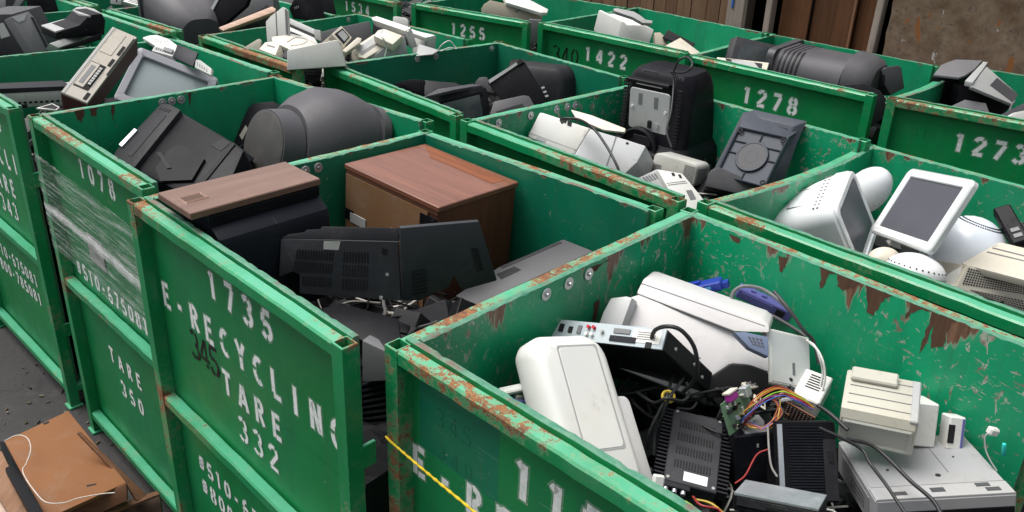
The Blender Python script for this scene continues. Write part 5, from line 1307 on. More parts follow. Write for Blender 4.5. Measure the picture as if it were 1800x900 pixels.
for (nm, lab, cat, grp, org, parts) in CASINGS:
    root = thing(nm, lab, cat, grp, Matrix.Translation(org))
    for (pn, mk, P, v, bev, nrm, subs) in parts:
        po = prism_obj(pn, MK[mk], P, v, bev, root)
        N = Vector(nrm)
        for (sn, sm, polys, th) in subs:
            mb = MB()
            if polys[0] == 'g':                              # a grid of slots or keys between four corners
                _, Q, nx, ny, fx, fy = polys
                Q = [Vector(q) for q in Q]
                bl = lambda s, t: (Q[0] * (1 - s) + Q[1] * s) * (1 - t) + (Q[3] * (1 - s) + Q[2] * s) * t
                polys = [[bl((i + .5 + a * fx / 2) / nx, (k + .5 + b * fy / 2) / ny) for a, b in ((-1, -1), (1, -1), (1, 1), (-1, 1))] for i in range(nx) for k in range(ny)]
            for pp in polys:
                a = [tuple(Vector(q) + N * th) for q in pp]
                b = [tuple(Vector(q) - N * .004) for q in pp]
                mb.loft([b, a])
            so = mb.build(sn, MK[sm], po)
            if len(polys) > 24:
                so['kind'] = 'stuff'

# ------------------------------------------------------------------ helpers for boxes with detailed faces
def face_frame(dims, face):
    hx, hy, hz = dims[0] / 2, dims[1] / 2, dims[2] / 2
    return {'-y': (lambda u, v, t: (u * hx, -hy - t, v * hz)), '+y': (lambda u, v, t: (u * hx, hy + t, v * hz)), '+z': (lambda u, v, t: (u * hx, v * hy, hz + t)),
            '-z': (lambda u, v, t: (u * hx, v * hy, -hz - t)), '+x': (lambda u, v, t: (hx + t, u * hy, v * hz)), '-x': (lambda u, v, t: (-hx - t, u * hy, v * hz))}[face]
def fpart(root, dims, face, u0, u1, v0, v1, t, mat, name, bev=0.0):
    """A raised plate on one face of a box, bounds in -1..1 across the face."""
    f = face_frame(dims, face)
    a = [f(u0, v0, t), f(u1, v0, t), f(u1, v1, t), f(u0, v1, t)]
    b = [f(u0, v0, -.004), f(u1, v0, -.004), f(u1, v1, -.004), f(u0, v1, -.004)]
    mb = MB()
    if bev > 0:
        e = bev
        du, dv = abs(u1 - u0), abs(v1 - v0)
        k = [f(u0, v0, t - e), f(u1, v0, t - e), f(u1, v1, t - e), f(u0, v1, t - e)]
        c = (sum((Vector(q) for q in a), Vector()) / 4)
        a2 = []
        for q in a:
            d = (Vector(q) - c)
            a2.append(tuple(c + d * max(0, 1 - e / max(d.length, 1e-6) * 1.4)))
        mb.loft([b, k, a2])
    else:
        mb.loft([b, a])
    return mb.build(name, mat, root)
def fgrid(root, dims, face, u0, u1, v0, v1, nx, ny, fx, fy, mat, name, t=.0015):
    f = face_frame(dims, face)
    mb = MB()
    for i in range(nx):
        for j in range(ny):
            a0, a1 = u0 + (u1 - u0) * (i + .5 - fx / 2) / nx, u0 + (u1 - u0) * (i + .5 + fx / 2) / nx
            b0, b1 = v0 + (v1 - v0) * (j + .5 - fy / 2) / ny, v0 + (v1 - v0) * (j + .5 + fy / 2) / ny
            mb.loft([[f(a0, b0, -.003), f(a1, b0, -.003), f(a1, b1, -.003), f(a0, b1, -.003)], [f(a0, b0, t), f(a1, b0, t), f(a1, b1, t), f(a0, b1, t)]])
    o = mb.build(name, mat, root)
    if nx * ny > 24:
        o['kind'] = 'stuff'
    return o
def body(root, dims, mat, bev, name='casing'):
    return MB().box((0, 0, 0), dims, bev).build(name, mat, root)
def rbody(root, dims, mat, r, e, name='casing', n=6):
    """Rounded casing: rounded-rectangle section in xz, softened front and back edges."""
    w, d, h = dims
    secs = [(-d / 2, w - 2 * e, h - 2 * e, max(r - e, .002)), (-d / 2 + e * .3, w - .6 * e, h - .6 * e, max(r - e * .3, .002)), (-d / 2 + e, w, h, r), (d / 2 - e, w, h, r), (d / 2 - e * .3, w - .6 * e, h - .6 * e, max(r - e * .3, .002)), (d / 2, w - 2 * e, h - 2 * e, max(r - e, .002))]
    return MB().loft(yloft(secs, n)).build(name, mat, root, smooth=40)

# ------------------------------------------------------------------ bin 1735
def wood_top_tv():
    t = thing('television', 'black television with pinkish wood-grain top lying along the left wall of bin 1735', 'television', M=pose((-.9253, 2.6725, 1.7654), (.0192, -.0017, .8208)))
    d = (.4826, .223, .025)
    body(t, d, wood(.185, .105, .078, .36, 0, .6), .003, 'wood_top')
    pr = [(.105, -.013), (-.104, -.013), (-.106, -.055), (-.135, -.068), (-.158, -.085), (-.168, -.115), (-.178, -.40), (-.17, -.42), (.105, -.42)]
    mb = MB()
    rings = []
    for x, k, dz in ((-.178, .97, 0), (-.17, 1, 0), (.228, 1, 0), (.236, .97, 0)):
        rings.append([(x, y * k, z) for y, z in pr])
    mb.loft(rings)
    b = mb.build('back_shell', MK['navy'], t, smooth=30)
    MB().box((.03, -.108, -.034), (.41, .008, .036), .002).build('trim', MK['blk'], t)
    slots_mb(14, 6, .011, .018, .005, .012, 'xz', (.13, -.174, -.27), .012).build('vent_slots', MK['void'], b)
    MB().box((.06, -.172, -.20), (.024, .016, .085), .004).build('red_tag', MK['red'], b)
    fr = frame_mb(.085, .058, .010, 0, .008, .004)
    fo = fr.build('handle_frame', wood(.26, .15, .11, .4, 0, .6), t)
    fo.matrix_basis = pose((-.175, -.005, .0165), (-PI / 2, 0, 0))
    MB().box((-.175, -.005, .0105), (.064, .038, .006)).build('handle_recess', wood(.10, .055, .04, .6, 0, .3), t)
wood_top_tv()
def wood_tv():
    d = (.5378, .4241, .4796)
    t = thing('television', 'large wood-cased television with peeling laminate top in the back corner of bin 1735', 'television', M=pose((-.3439, 3.1723, 1.4249), (-.0261, .047, -.718)))
    body(t, (d[0], d[1], d[2] - .02), wood(.125, .045, .025, .5, 2, .4), .004, 'cabinet')
    tp = MB().box((0, 0, d[2] / 2 - .006), (d[0] + .012, d[1] + .012, .022), .003).build('laminate_top', wood(.20, .078, .048, .3, 0, .7), t)
    MB().prism([(-.13, .115), (.225, .115), (.23, .185), (-.23, .205), (-.23, .175), (-.19, .16)], 2, d[2] / 2 + .0045, d[2] / 2 + .006).build('peeled_strip', wood(.21, .062, .02, .55, 0, .4), tp)
    fpart(t, d, '-y', -.985, .80, -.99, .86, .006, plastic(.19, .098, .042, .7, .6, .4), 'back_board')
    fpart(t, d, '-y', -.985, 1.0, .86, .925, .004, wood(.10, .045, .025, .6, 0, .3), 'top_trim')
    fpart(t, d, '-y', .66, .97, .30, .80, .008, MK['blk'], 'terminal_panel')
    fgrid(t, d, '-y', .72, .92, .36, .62, 2, 3, .35, .45, MK['lgrey'], 'terminal_screw', .012)
    fpart(t, d, '-y', -.99, -.80, .05, .24, .009, MK['blk'], 'catch')
    fpart(t, d, '-y', -.86, -.50, .03, .20, .010, MK['lgrey'], 'latch_plate')
    fpart(t, d, '-y', .06, .30, .05, .30, .0072, wood(.36, .25, .15, .6, 2, .3), 'patch')
wood_tv()

# ------------------------------------------------------------------ bin 1078
def round_tv(name, label, M, secs, mats, cap_mat, n=12, extra=None):
    """Television seen from behind: stacked D-shaped sections, each with its own wide rounding."""
    t = thing(name, label, 'television', M=M)
    k = 0
    for nm, ss, m in secs:
        MB().loft([[(p[0], s[0], p[1]) for p in srect(s[1], s[2], s[3], n, s[4] if len(s) > 4 else 0, s[5] if len(s) > 5 else 0)] for s in ss]).build(nm, mats[m], t, smooth=35)
    return t
def axis_pose(a, b, roll=0.0):
    """Local +y from a to b, z as upright as possible, origin at a."""
    a, b = Vector(a), Vector(b)
    y = (b - a).normalized()
    z = (Vector((0, 0, 1)) - y * y.z).normalized()
    x = y.cross(z)
    R = Matrix((x, y, z)).transposed().to_4x4()
    return Matrix.Translation(a) @ R @ Matrix.Rotation(roll, 4, 'Y')
GM = {'a': plastic(.075, .073, .081, .5, .35, .25), 'b': plastic(.06, .059, .058, .55, .6, .5), 'c': MK['dgrey'], 'd': MK['grey']}
round_tv('television', 'huge round-backed grey television filling the far side of bin 1078', axis_pose((-1.14, 3.62, 1.595), (-.83, 3.93, 1.46)),
         [('back_cap', [(-.004, .31, .32, .15), (0.0, .325, .335, .16), (.004, .325, .335, .16)], 'b'),
          ('rear_housing', [(.004, .34, .345, .165), (.105, .37, .37, .175)], 'a'),
          ('seam', [(.105, .36, .36, .17), (.115, .36, .36, .17)], 'c'),
          ('main_housing', [(.11, .39, .39, .185, 0, .01), (.17, .46, .46, .21, 0, .03), (.26, .51, .51, .22, 0, .05), (.38, .52, .52, .21, 0, .05), (.46, .50, .49, .19, 0, .04)], 'a'),
          ('bezel', [(.46, .52, .50, .14, 0, .03), (.50, .52, .50, .12, 0, .03)], 'd')], GM, 'b')
round_tv('television', 'round-backed grey television with ribbed flank in bin 1278', axis_pose((1.86, 5.85, 1.53), (2.42, 5.42, 1.53)),
         [('bezel', [(-.05, .56, .40, .06), (0.0, .56, .40, .06)], 'd'),
          ('main_housing', [(0, .54, .38, .13), (.20, .53, .37, .16), (.44, .50, .36, .17)], 'a'),
          ('seam', [(.44, .48, .35, .17), (.46, .48, .35, .17)], 'c'),
          ('rear_housing', [(.45, .52, .39, .18, 0, .02), (.54, .49, .37, .18, 0, .02), (.60, .43, .32, .15, 0, .02), (.625, .36, .26, .12, 0, .02)], 'a')], GM, 'b')
round_tv('television', 'huge smooth grey television shell beside the tan board at the upper left', axis_pose((-2.62, 6.68, 1.60), (-2.16, 6.02, 1.55)),
         [('bezel', [(-.04, .66, .52, .05), (0.02, .66, .52, .05)], 'd'),
          ('main_housing', [(.02, .62, .50, .12), (.18, .58, .46, .16), (.30, .50, .42, .17, 0, -.02), (.40, .42, .36, .14, 0, -.04), (.46, .30, .30, .12, 0, -.06)], 'a')], GM, 'b')
_ts = [o for o in COL.objects if o.get('category') == 'television' and 'ribbed flank' in o.get('label', '')][0]
for k in range(5):
    y = .03 + k * .03
    MB().loft([[(p[0], yy, p[1]) for p in srect(.5435 - .003 * k, .382 - .0025 * k, .135, 12)] for yy in (y, y + .012)]).build('flank_rib', MK['dgrey'], _ts, smooth=35)
_t8 = [o for o in COL.objects if o.get('category') == 'television' and 'huge round-backed' in o.get('label', '')][0]
slots_mb(14, 1, .013, .1, .006, .05, 'xz', (0, .135, .185), .01).build('vent_slots', MK['void'], _t8)

# dark set lying in the televisions' bin
t = thing('television', 'large dark television with rounded back at the far corner of the dark televisions', 'television', M=axis_pose((.18, 5.42, 1.42), (.06, 5.02, 1.62)))
MB().loft(yloft([(0, .52, .40, .03), (.05, .52, .40, .03)], 5)).build('bezel', plastic(.05, .03, .028, .4), t, smooth=40)
MB().loft(yloft([(.05, .50, .38, .06), (.18, .46, .34, .08), (.26, .36, .26, .08), (.28, .30, .2, .06)], 6)).build('back_shell', MK['dgrey'], t, smooth=40)
for sx in (-.16, .16):
    MB().box((sx, .12, .183), (.05, .012, .01), .002).build('slot', MK['void'], t)

# ------------------------------------------------------------------ left bin: tipped video recorder and grey-framed screen
def vcr():
    d = (.4876, .13, .1294)
    t = thing('video_recorder', 'beige top-loading video recorder tipped on end in the left bin', 'video recorder', M=pose((-2.1027, 4.1743, 1.7086), (-1.1215, -.5151, 1.3302)) @ Matrix.Translation((0, -.085, 0)))
    m = plastic(.42, .385, .34, .45, .35, .2)
    body(t, d, plastic(.10, .03, .035, .5, .3, .2), .004, 'cabinet')
    fpart(t, d, '-y', -.99, .99, -.98, .98, .010, m, 'front_panel', .003)
    fpart(t, d, '-y', -.98, .98, .74, .92, .012, MK['lgrey'], 'trim_strip')
    fpart(t, d, '-y', -.72, -.02, -.50, .62, .0125, MK['void'], 'flap_gap')
    fpart(t, d, '-y', -.70, -.04, -.10, .58, .016, m, 'cassette_flap', .002)
    fpart(t, d, '-y', -.62, -.12, .10, .40, .0175, MK['mgrey'], 'flap_window')
    fpart(t, d, '-y', -.70, -.04, -.46, -.14, .0135, MK['blk'], 'key_well')
    fgrid(t, d, '-y', -.60, -.10, -.44, -.2, 7, 1, .75, .9, MK['lgrey'], 'piano_key', .02)
    fpart(t, d, '-y', .28, .90, -.28, .62, .0125, plastic(.45, .41, .36, .45, .3, .2), 'tuner_door', .001)
    fpart(t, d, '-y', .02, .22, -.72, -.50, .013, MK['blk'], 'switch')
    fpart(t, d, '-y', .36, .62, -.76, -.56, .013, MK['blk'], 'switch')
    fpart(t, d, '-y', -.94, -.76, -.80, -.55, .013, MK['blk'], 'switch')
    fpart(t, d, '-y', -.2, .9, -.97, -.86, .014, MK['dgrey'], 'display_strip')
vcr()
def blue_tv():
    d = (.4628, .1001, .3478)
    t = thing('monitor', 'grey-framed screen with glassy reflections leaning beside the beige video recorder', 'monitor', M=pose((-2.0148, 4.7408, 1.5287), (-.7207, .3902, .0799)))
    frame_mb(d[0], d[2], .042, -.05, .03, .02, bh=.045).build('bezel', plastic(.33, .33, .37, .45, .3, .15), t, smooth=40)
    screen_mb(d[0] - .075, d[2] - .08, -.022, .012).build('screen', glass(.30, .345, .36, .12), t, smooth=60)
    MB().loft(yloft([(.03, .46, .38, .02), (.12, .40, .33, .03), (.26, .24, .22, .03)], 4)).build('back_shell', MK['mgrey'], t, smooth=40)
blue_tv()

# ------------------------------------------------------------------ bin with the tall monitor
def tall_crt():
    t = thing('monitor', 'tall black tube monitor standing on end with silver plate and round foot', 'monitor', M=Matrix.LocRotScale(Vector((.775, 4.28, 1.655)), Euler((0.02, 0, -.66)), Vector((1.13, 1.13, 1.1))))
    S = [(-.26, .44, .42, .03), (-.20, .445, .425, .04), (-.155, .43, .41, .05), (-.12, .37, .33, .05), (.02, .345, .30, .05), (.13, .33, .275, .055), (.175, .31, .25, .06), (.20, .27, .21, .05), (.205, .22, .17, .04)]
    mb = MB()
    mb.loft([[(p[0], p[1], s[0]) for p in srect(s[1], s[2], s[3], 6, 0, .02 if s[0] > -.13 else 0)] for s in S])
    b = mb.build('housing', plastic(.009, .009, .0125, .36, .3, .2), t, smooth=35)
    y = -.137
    pl = MB().loft(yloft([(0, .20, .19, .015), (.006, .205, .195, .017)], 4)).build('connector_plate', plastic(.40, .42, .42, .4, .2, .1), t, M=pose((-.01, y - .008, .03), (.06, 0, 0)))
    slots_mb(4, 14, .0055, .004, .0035, .002, 'xz', (-.045, -.001, .05), .002).build('print_lines', MK['mgrey'], pl)
    slots_mb(4, 14, .0055, .004, .0035, .002, 'xz', (.035, -.001, .045), .002).build('print_lines', MK['mgrey'], pl)
    MB().box((.01, -.004, -.06), (.018, .012, .035), .002).build('socket', MK['void'], pl)
    MB().cyl((.045, -.004, -.06), .012, .006, 1, 14).build('port', MK['lgrey'], pl)
    for sx in (-.085, .085):
        MB().cyl((sx, -.004, .01), .007, .008, 1, 10).build('screw', MK['white'], pl)
    for sx in (-.135, .135):
        slots_mb(1, 22, .02, .016, .022, .007, 'xz', (sx, y - .006, -.02), .012).build('cooling_ribs', MK['void'], t)
    MB().box((-.03, y + .012, .158), (.22, .045, .018), .004).build('top_ledge', MK['blk'], t)
    slots_mb(8, 1, .009, .1, .003, .035, 'xz', (-.05, y + .045, .185), .006).build('vent_slots', MK['mgrey'], t)
    slots_mb(7, 1, .009, .1, .003, .035, 'xz', (.09, y + .045, .18), .006).build('vent_slots', MK['mgrey'], t)
    MB().box((-.02, y - .005, .148), (.13, .004, .006)).build('bright_edge', MK['lgrey'], t)
    ft = MB().cyl((-.03, y - .03, -.14), .095, .03, 1, 28, bev=.006).build('swivel_foot', MK['blk'], t, smooth=40)
    MB().torus((-.03, y - .048, -.14), .088, .006, 1, 28).build('foot_rim', MK['dgrey'], ft, smooth=60)
    MB().torus((-.03, y - .046, -.14), .045, .004, 1, 20).build('foot_ring', MK['dgrey'], ft, smooth=60)
    MB().box((-.01, y - .047, -.10), (.09, .006, .045), .002, M=None).build('foot_plate', MK['dgrey'], ft)
    MB().box((.215, .0, .03), (.004, .16, .2), .001, M=Matrix.Translation((-.05, .02, -.02))).build('side_vents', MK['blk'], t)
tall_crt()
def round_base():
    d = (.2562, .05, .262)
    t = thing('swivel_stand', 'grey square monitor foot with round hub propped on the blue-grey monitor', 'monitor base', M=pose((1.0999, 3.7265, 1.5991), (-.7013, -.0327, -.7603)))
    m = MK['slate']
    body(t, (d[0], .02, d[2]), m, .004, 'plate')
    frame_mb(d[0], d[2], .008, -.026, -.008, .008).build('rim', m, t)
    for R, r in ((.072, .007), (.030, .005), (.014, .004)):
        MB().torus((0, -.016, 0), R, r, 1, 28).build('hub_ring', m, t, smooth=60)
    MB().cyl((0, -.014, 0), .068, .012, 1, 28).build('hub', MK['grey'], t, smooth=40)
    for a, b in (((-.12, .0), (-.075, 0)), ((.075, 0), (.12, 0)), ((0, .075), (0, .125)), ((0, -.125), (0, -.075)), ((-.12, .06), (.12, .06))):
        MB().tube([(a[0], -.014, a[1]), (b[0], -.014, b[1])], .004, 4).build('web', m, t)
    for sx in (-.108, .108):
        for sz in (-.11, .11):
            MB().torus((sx, -.022, sz), .009, .004, 1, 12).build('screw_boss', MK['dgrey'], t, smooth=60)
round_base()
def beige_speaker():
    d = (.2435, .1286, .1145)
    t = thing('speaker', 'beige speaker with square-grid vents low beside the tall black monitor', 'speaker', M=pose((.8073, 3.9067, 1.4711), (-.1616, .0092, -.7169)))
    m = plastic(.46, .46, .43, .45, .3, .15)
    rbody(t, d, m, .025, .01)
    fgrid(t, d, '-y', .45, .93, -.8, .75, 9, 12, .6, .55, MK['mgrey'], 'vent_grid')
    fgrid(t, d, '+x', -.8, .8, -.8, .6, 1, 14, .95, .5, MK['mgrey'], 'vent_slots')
    fgrid(t, d, '-y', -.95, -.55, -.9, .1, 7, 1, .5, .95, MK['mgrey'], 'side_slots')
beige_speaker()

# ------------------------------------------------------------------ bin of white computers
def white_lcd():
    d = (.4204, .03, .2924)
    t = thing('flat_screen', 'white-framed flat computer screen standing tilted among the white computers', 'flat screen', M=pose((1.564, 3.0245, 1.653), (-.5081, -.2368, -1.4761)))
    frame_mb(d[0], d[2], .036, -.012, .012, .02, bh=.032, ri=.004).build('bezel', MK['gloss'], t, smooth=40)
    frame_mb(d[0] + .012, d[2] + .012, .012, -.009, .014, .026).build('clear_edge', plastic(.5, .53, .53, .1, .1, 0), t, smooth=40)
    MB().box((0, -.002, 0), (d[0] - .06, .006, d[2] - .055)).build('screen', MK['lcd'], t)
    MB().box((0, .012, 0), (d[0] - .01, .012, d[2] - .01), .005).build('back_cover', MK['white'], t)
    MB().tube([(0, .018, -.05), (0, .09, -.08), (.02, .14, -.15)], .012, 10).build('stand_arm', MK['silver'], t, smooth=60)
white_lcd()
def all_in_one():
    t = thing('all_in_one_computer', 'white all-in-one computer with vent holes lying left among the white computers', 'computer', M=pose((1.2344, 3.2229, 1.5422), (-.4579, -.2671, 1.0838)))
    S = [(-.152, .31, .31, .05, 0, .082), (-.14, .344, .34, .06, 0, .0916), (-.095, .344, .34, .06, 0, .0916), (-.085, .335, .335, .06, -.002, .088), (-.02, .305, .31, .07, -.014, .088), (.06, .25, .26, .08, -.035, .084), (.14, .17, .20, .07, -.062, .075), (.18, .10, .13, .04, -.072, .06)]
    b = MB().loft(yloft([(s[0], s[1], s[2], s[3], s[4], s[5] - s[2] / 2) for s in S], 7)).build('housing', MK['gloss'], t, smooth=40)
    frame_mb(.325, .325, .028, -.158, -.148, .05, -.074).build('bezel', MK['gloss'], t, smooth=40)
    MB().box((0, -.152, -.065), (.275, .006, .235), .002).build('screen', MK['lcd'], t)
    mb = MB()
    for k in range(10):
        for q in (0, 1):
            mb.box((-.12 + k * .026, -.075 + q * .016, .0885), (.008, .008, .002))
    mb.build('vent_holes', MK['mgrey'], b)
    fr = frame_mb(.13, .10, .0025, 0, .003, .006)
    fr.build('hatch_outline', MK['lgrey'], b).matrix_basis = pose((-.02, .01, .0885), (-PI / 2 + .03, 0, 0))
    MB().box((-.05, .115, .0795), (.05, .012, .004), .002).build('handle_slot', MK['lgrey'], b)
all_in_one()
def ellipsoid(mb, c, r, n=20, m=10, z0=-1.0, M=None):
    rings = []
    for j in range(m + 1):
        f = z0 + (1 - z0) * j / m
        f = max(-.999, min(.999, f))
        f = math.sin(math.asin(z0 if z0 > -1 else -.999) + (math.asin(.999) - math.asin(z0 if z0 > -1 else -.999)) * j / m)
        k = math.sqrt(max(0, 1 - f * f))
        rings.append([(c[0] + r[0] * k * math.cos(2 * PI * i / n), c[1] + r[1] * k * math.sin(2 * PI * i / n), c[2] + r[2] * f) for i in range(n)])
    mb.loft(rings, M=M)
    return mb
def dome(label, loc, rot, r, mat, z0, grille=None, name='rounded_computer', cat='computer'):
    t = thing(name, label, cat, M=pose(loc, rot))
    ellipsoid(MB(), (0, 0, 0), r, 32, 12, z0).build('shell', mat, t, smooth=60)
    if grille:
        mb = MB()
        for j in range(grille[1]):
            fz = grille[2] + j * grille[3]
            k = math.sqrt(1 - fz * fz)
            for i in range(grille[0]):
                a = 2 * PI * i / grille[0]
                p = Vector((r[0] * k * math.cos(a), r[1] * k * math.sin(a), r[2] * fz))
                nn = Vector((p.x / r[0] ** 2, p.y / r[1] ** 2, p.z / r[2] ** 2)).normalized()
                mb.box((0, 0, 0), (.005, .005, .003), 0, M=Matrix.Translation(p) @ nn.to_track_quat('Z', 'Y').to_matrix().to_4x4())
        o = mb.build('vent_holes', MK['dgrey'], t)
        o['kind'] = 'stuff'
    MB().cyl((0, 0, r[2] * (z0 if z0 > -.99 else -.98) - .003), r[0] * math.sqrt(max(.02, 1 - z0 * z0)) * 1.01, .008, 2, 32).build('base_ring', MK['lgrey'], t, smooth=40)
    return t
dome('white globe-shaped speaker behind the flat white screen', (1.515, 3.41, 1.575), (.45, .35, 0), (.085, .085, .13), MK['gloss'], -.9, (26, 5, -.75, .1), 'globe_speaker', 'speaker')
dome('big pale blue-white rounded computer base at the right of the flat white screen', (1.80, 3.06, 1.42), (-.1, .25, 0), (.16, .16, .19), plastic(.66, .71, .78, .25, .1, .1), -.6, (60, 2, .86, .04))
dome('small white half dome with vent holes at the front of the white computers', (1.487, 2.80, 1.49), (-.25, .2, 0), (.105, .105, .07), MK['gloss'], 0.0, (30, 1, .3, .16))
dome('cream half dome lying below the white-framed flat screen', (1.43, 2.94, 1.47), (-.5, .1, .4), (.07, .05, .05), MK['cream'], -.4, None, 'half_dome', 'computer')
def adapter(label, loc, rot, d):
    t = thing('power_adapter', label, 'power adapter', 'black power adapters among the white computers', M=pose(loc, rot))
    body(t, d, MK['blk'], .006)
    fgrid(t, d, '-y', -.6, .6, -.8, -.2, 1, 2, .8, .6, MK['mgrey'], 'port', .003)
    fpart(t, d, '-x', -.5, .5, .0, .5, .002, MK['dgrey'], 'label_plate')
adapter('upper black power adapter leaning on the back wall by the round base', (1.9235, 3.0149, 1.5972), (2.0929, -2.6886, 2.9936), (.0624, .05, .1823))
adapter('lower black power adapter at the right picture edge', (1.98, 2.93, 1.57), (2.1, -2.55, 2.9), (.07, .06, .18))

# ------------------------------------------------------------------ nearest bin
def white_printer():
    d = (.2463, .115, .4419)
    t = thing('scanner', 'large white rounded scanner standing on end against the rusty front rail', 'scanner', M=Matrix.LocRotScale(Vector((.203, 1.892, 1.442)), Euler((-.8779, .229, .5367)), Vector((1.04, 1.0, 1.07))))
    m = plastic(.70, .70, .675, .36, .22, .3)
    mb = MB()
    w, dd, h = d
    secs = [(-dd / 2, .74, .84, .05, 0, -.01), (-dd / 2 + .004, .84, .90, .06, 0, -.008), (-dd / 2 + .018, .94, .96, .065, 0, -.004), (-dd / 2 + .045, 1, 1, .06, 0, 0), (dd / 2 - .02, 1, 1, .05), (dd / 2, .94, .96, .04)]
    mb.loft(yloft([(s[0], s[1] * w, s[2] * h, s[3], s[4] if len(s) > 4 else 0, s[5] if len(s) > 5 else 0) for s in secs], 7))
    b = mb.build('casing', m, t, smooth=50)
    y = -dd / 2 - .0006
    lid = MB().loft(yloft([(y + .001, .125, .27, .012, .012, .04), (y - .0012, .121, .266, .011, .012, .04)], 4))
    lid.build('lid_panel', m, b, smooth=30)
    frame_mb(.128, .273, .0013, y - .0003, y + .002, .013, .04, cx=.012).build('lid_gap', MK['lgrey'], b)
    MB().loft(yloft([(-.05, .06, .22, .015), (-.045, .07, .235, .02), (.05, .07, .235, .02), (.055, .06, .22, .015)], 4)).build('side_pod', plastic(.62, .62, .61, .38, .15, .1), t, smooth=40, M=pose((.128, .02, -.075), (0, 0, 0)))
    MB().torus((-.095, y + .014, -.10), .010, .0016, 1, 16).build('emblem', MK['mgrey'], b, smooth=60)
    MB().box((-.095, y + .012, -.10), (.006, .004, .010), .001).build('emblem_mark', MK['dgrey'], b)
white_printer()
def set_top_box():
    d = (.4574, .3247, .0642)
    t = thing('set_top_box', 'black box tipped up to show its silver back panel full of sockets', 'set-top box', M=pose((.3539, 2.2348, 1.4397), (-.8139, -.2763, -.6333)))
    body(t, d, plastic(.011, .0115, .0135, .45, .25, .3), .004, 'casing')
    p = fpart(t, d, '-y', -.99, .99, -.94, .94, .004, plastic(.40, .46, .50, .4, .15, .1), 'back_panel')
    for (u, v, w, h, m, nm) in ((-.90, .25, .03, .3, 'void', 'jack'), (-.55, .1, .035, .38, 'void', 'jack'), (-.40, 0, .03, .3, 'void', 'jack'), (-.26, .1, .03, .4, 'mgrey', 'coax'), (.38, .35, .12, .22, 'mgrey', 'parallel_port'), (.42, -.4, .19, .26, 'dgrey', 'card_slot'), (.74, .1, .20, .65, 'white', 'sticker'), (.80, -.72, .04, .28, 'void', 'power_inlet')):
        fpart(t, d, '-y', u - w, u + w, v - h, v + h, .008 if m != 'white' else .0055, MK[m], nm)
    for k, (u, v, mm) in enumerate(((-.12, .4, 'red'), (-.04, .4, 'red'), (-.12, -.3, 'white'), (-.04, -.3, 'white'), (.10, .1, 'lgrey'))):
        f = face_frame(d, '-y')
        MB().cyl(f(u, v, .008), .0055, .014, 1, 12).build('phono_socket', MK[mm], t, smooth=40)
    fgrid(t, d, '-y', .60, .88, -.3, .55, 1, 4, .9, .35, MK['mgrey'], 'barcode', .0062)
    for u, v in ((-.6, 0), (.2, .3), (.6, -.4)):
        f = face_frame(d, '+x')
        MB().cyl(f(u, v * .6, .002), .005, .004, 0, 10).build('screw', MK['lgrey'], t)
set_top_box()
def heat_sink_amp():
    d = (.2034, .05, .2471)
    t = thing('amplifier', 'black car amplifier with finned sides and a blank white sticker', 'amplifier', M=pose((.54, 1.9521, 1.2921), (-1.2678, .1059, -.2167)))
    body(t, (d[0] * .72, d[1], d[2]), plastic(.036, .036, .041, .4, .25, .3), .003, 'chassis')
    MB().box((0, .012, 0), (d[0], d[1] * .5, d[2] * .98), .003).build('base', MK['blk'], t)
    for sx in (-1, 1):
        for k in range(19):
            MB().box((sx * d[0] * .43, -.006, (k - 9) * .0128), (d[0] * .14, d[1] * .78, .0045)).build('fin', MK['dgrey'], t)
    for j in range(4):
        fgrid(t, (d[0] * .72, d[1], d[2]), '-y', -.72, .72, -.60 + j * .37, -.38 + j * .37, 13, 1, .45, .95, MK['void'], 'vent_slots')
    fpart(t, (d[0] * .72, d[1], d[2]), '-y', -.28, .62, -.90, -.66, .0012, flat(.75, .75, .76), 'sticker')
    for u in (-.85, .85):
        for v in (-.9, .93):
            f = face_frame((d[0] * .72, d[1], d[2]), '-y')
            MB().cyl(f(u, v, .001), .0045, .003, 1, 8).build('screw', MK['lgrey'], t)
    tp = MB().box((-.04, -.005, -d[2] / 2 - .006), (.085, .035, .016), .002).build('socket_panel', MK['dgrey'], t)
    for k in range(3):
        MB().cyl((-.062 + k * .024, -.012, -d[2] / 2 - .018), .007, .014, 2, 12).build('phono_socket', MK['silver'], tp, smooth=40)
heat_sink_amp()
def beige_drive():
    d = (.1724, .1775, .10)
    t = thing('tape_drive', 'beige external drive with sloping ribbed top resting on the grey flat computer', 'disk drive', M=Matrix.LocRotScale(Vector((1.036, 1.955, 1.466)), Euler((.22, -.08, -.42)), Vector((1.1, 1.0, 1.12))))
    m = plastic(.45, .44, .375, .45, .3, .15)
    g = plastic(.40, .41, .38, .45, .3, .15)
    mb = MB()
    pr = [(-.089, -.05), (.089, -.05), (.089, .042), (.06, .05), (-.075, .05), (-.089, .030)]
    mb.prism(pr, 0, -d[0] / 2, d[0] / 2, inset=.004)
    b = mb.build('casing', m, t, smooth=30)
    frame_mb(d[0] - .012, .078, .012, -.094, -.08, .004, -.012).build('front_frame', g, t)
    MB().box((0, -.087, -.012), (d[0] - .03, .006, .056), .001).build('front_plate', g, t)
    for k in range(4):
        MB().box((.0, -.05 + k * .035, .0505), (d[0] * .86, .002, .002)).build('top_groove', MK['mgrey'], t)
    MB().box((.078, .0, .03), (.02, .16, .045), .003).build('end_cap', MK['lgrey'], t)
    MB().box((-.02, .06, .056), (.11, .05, .014), .004).build('raised_panel', m, t)
beige_drive()
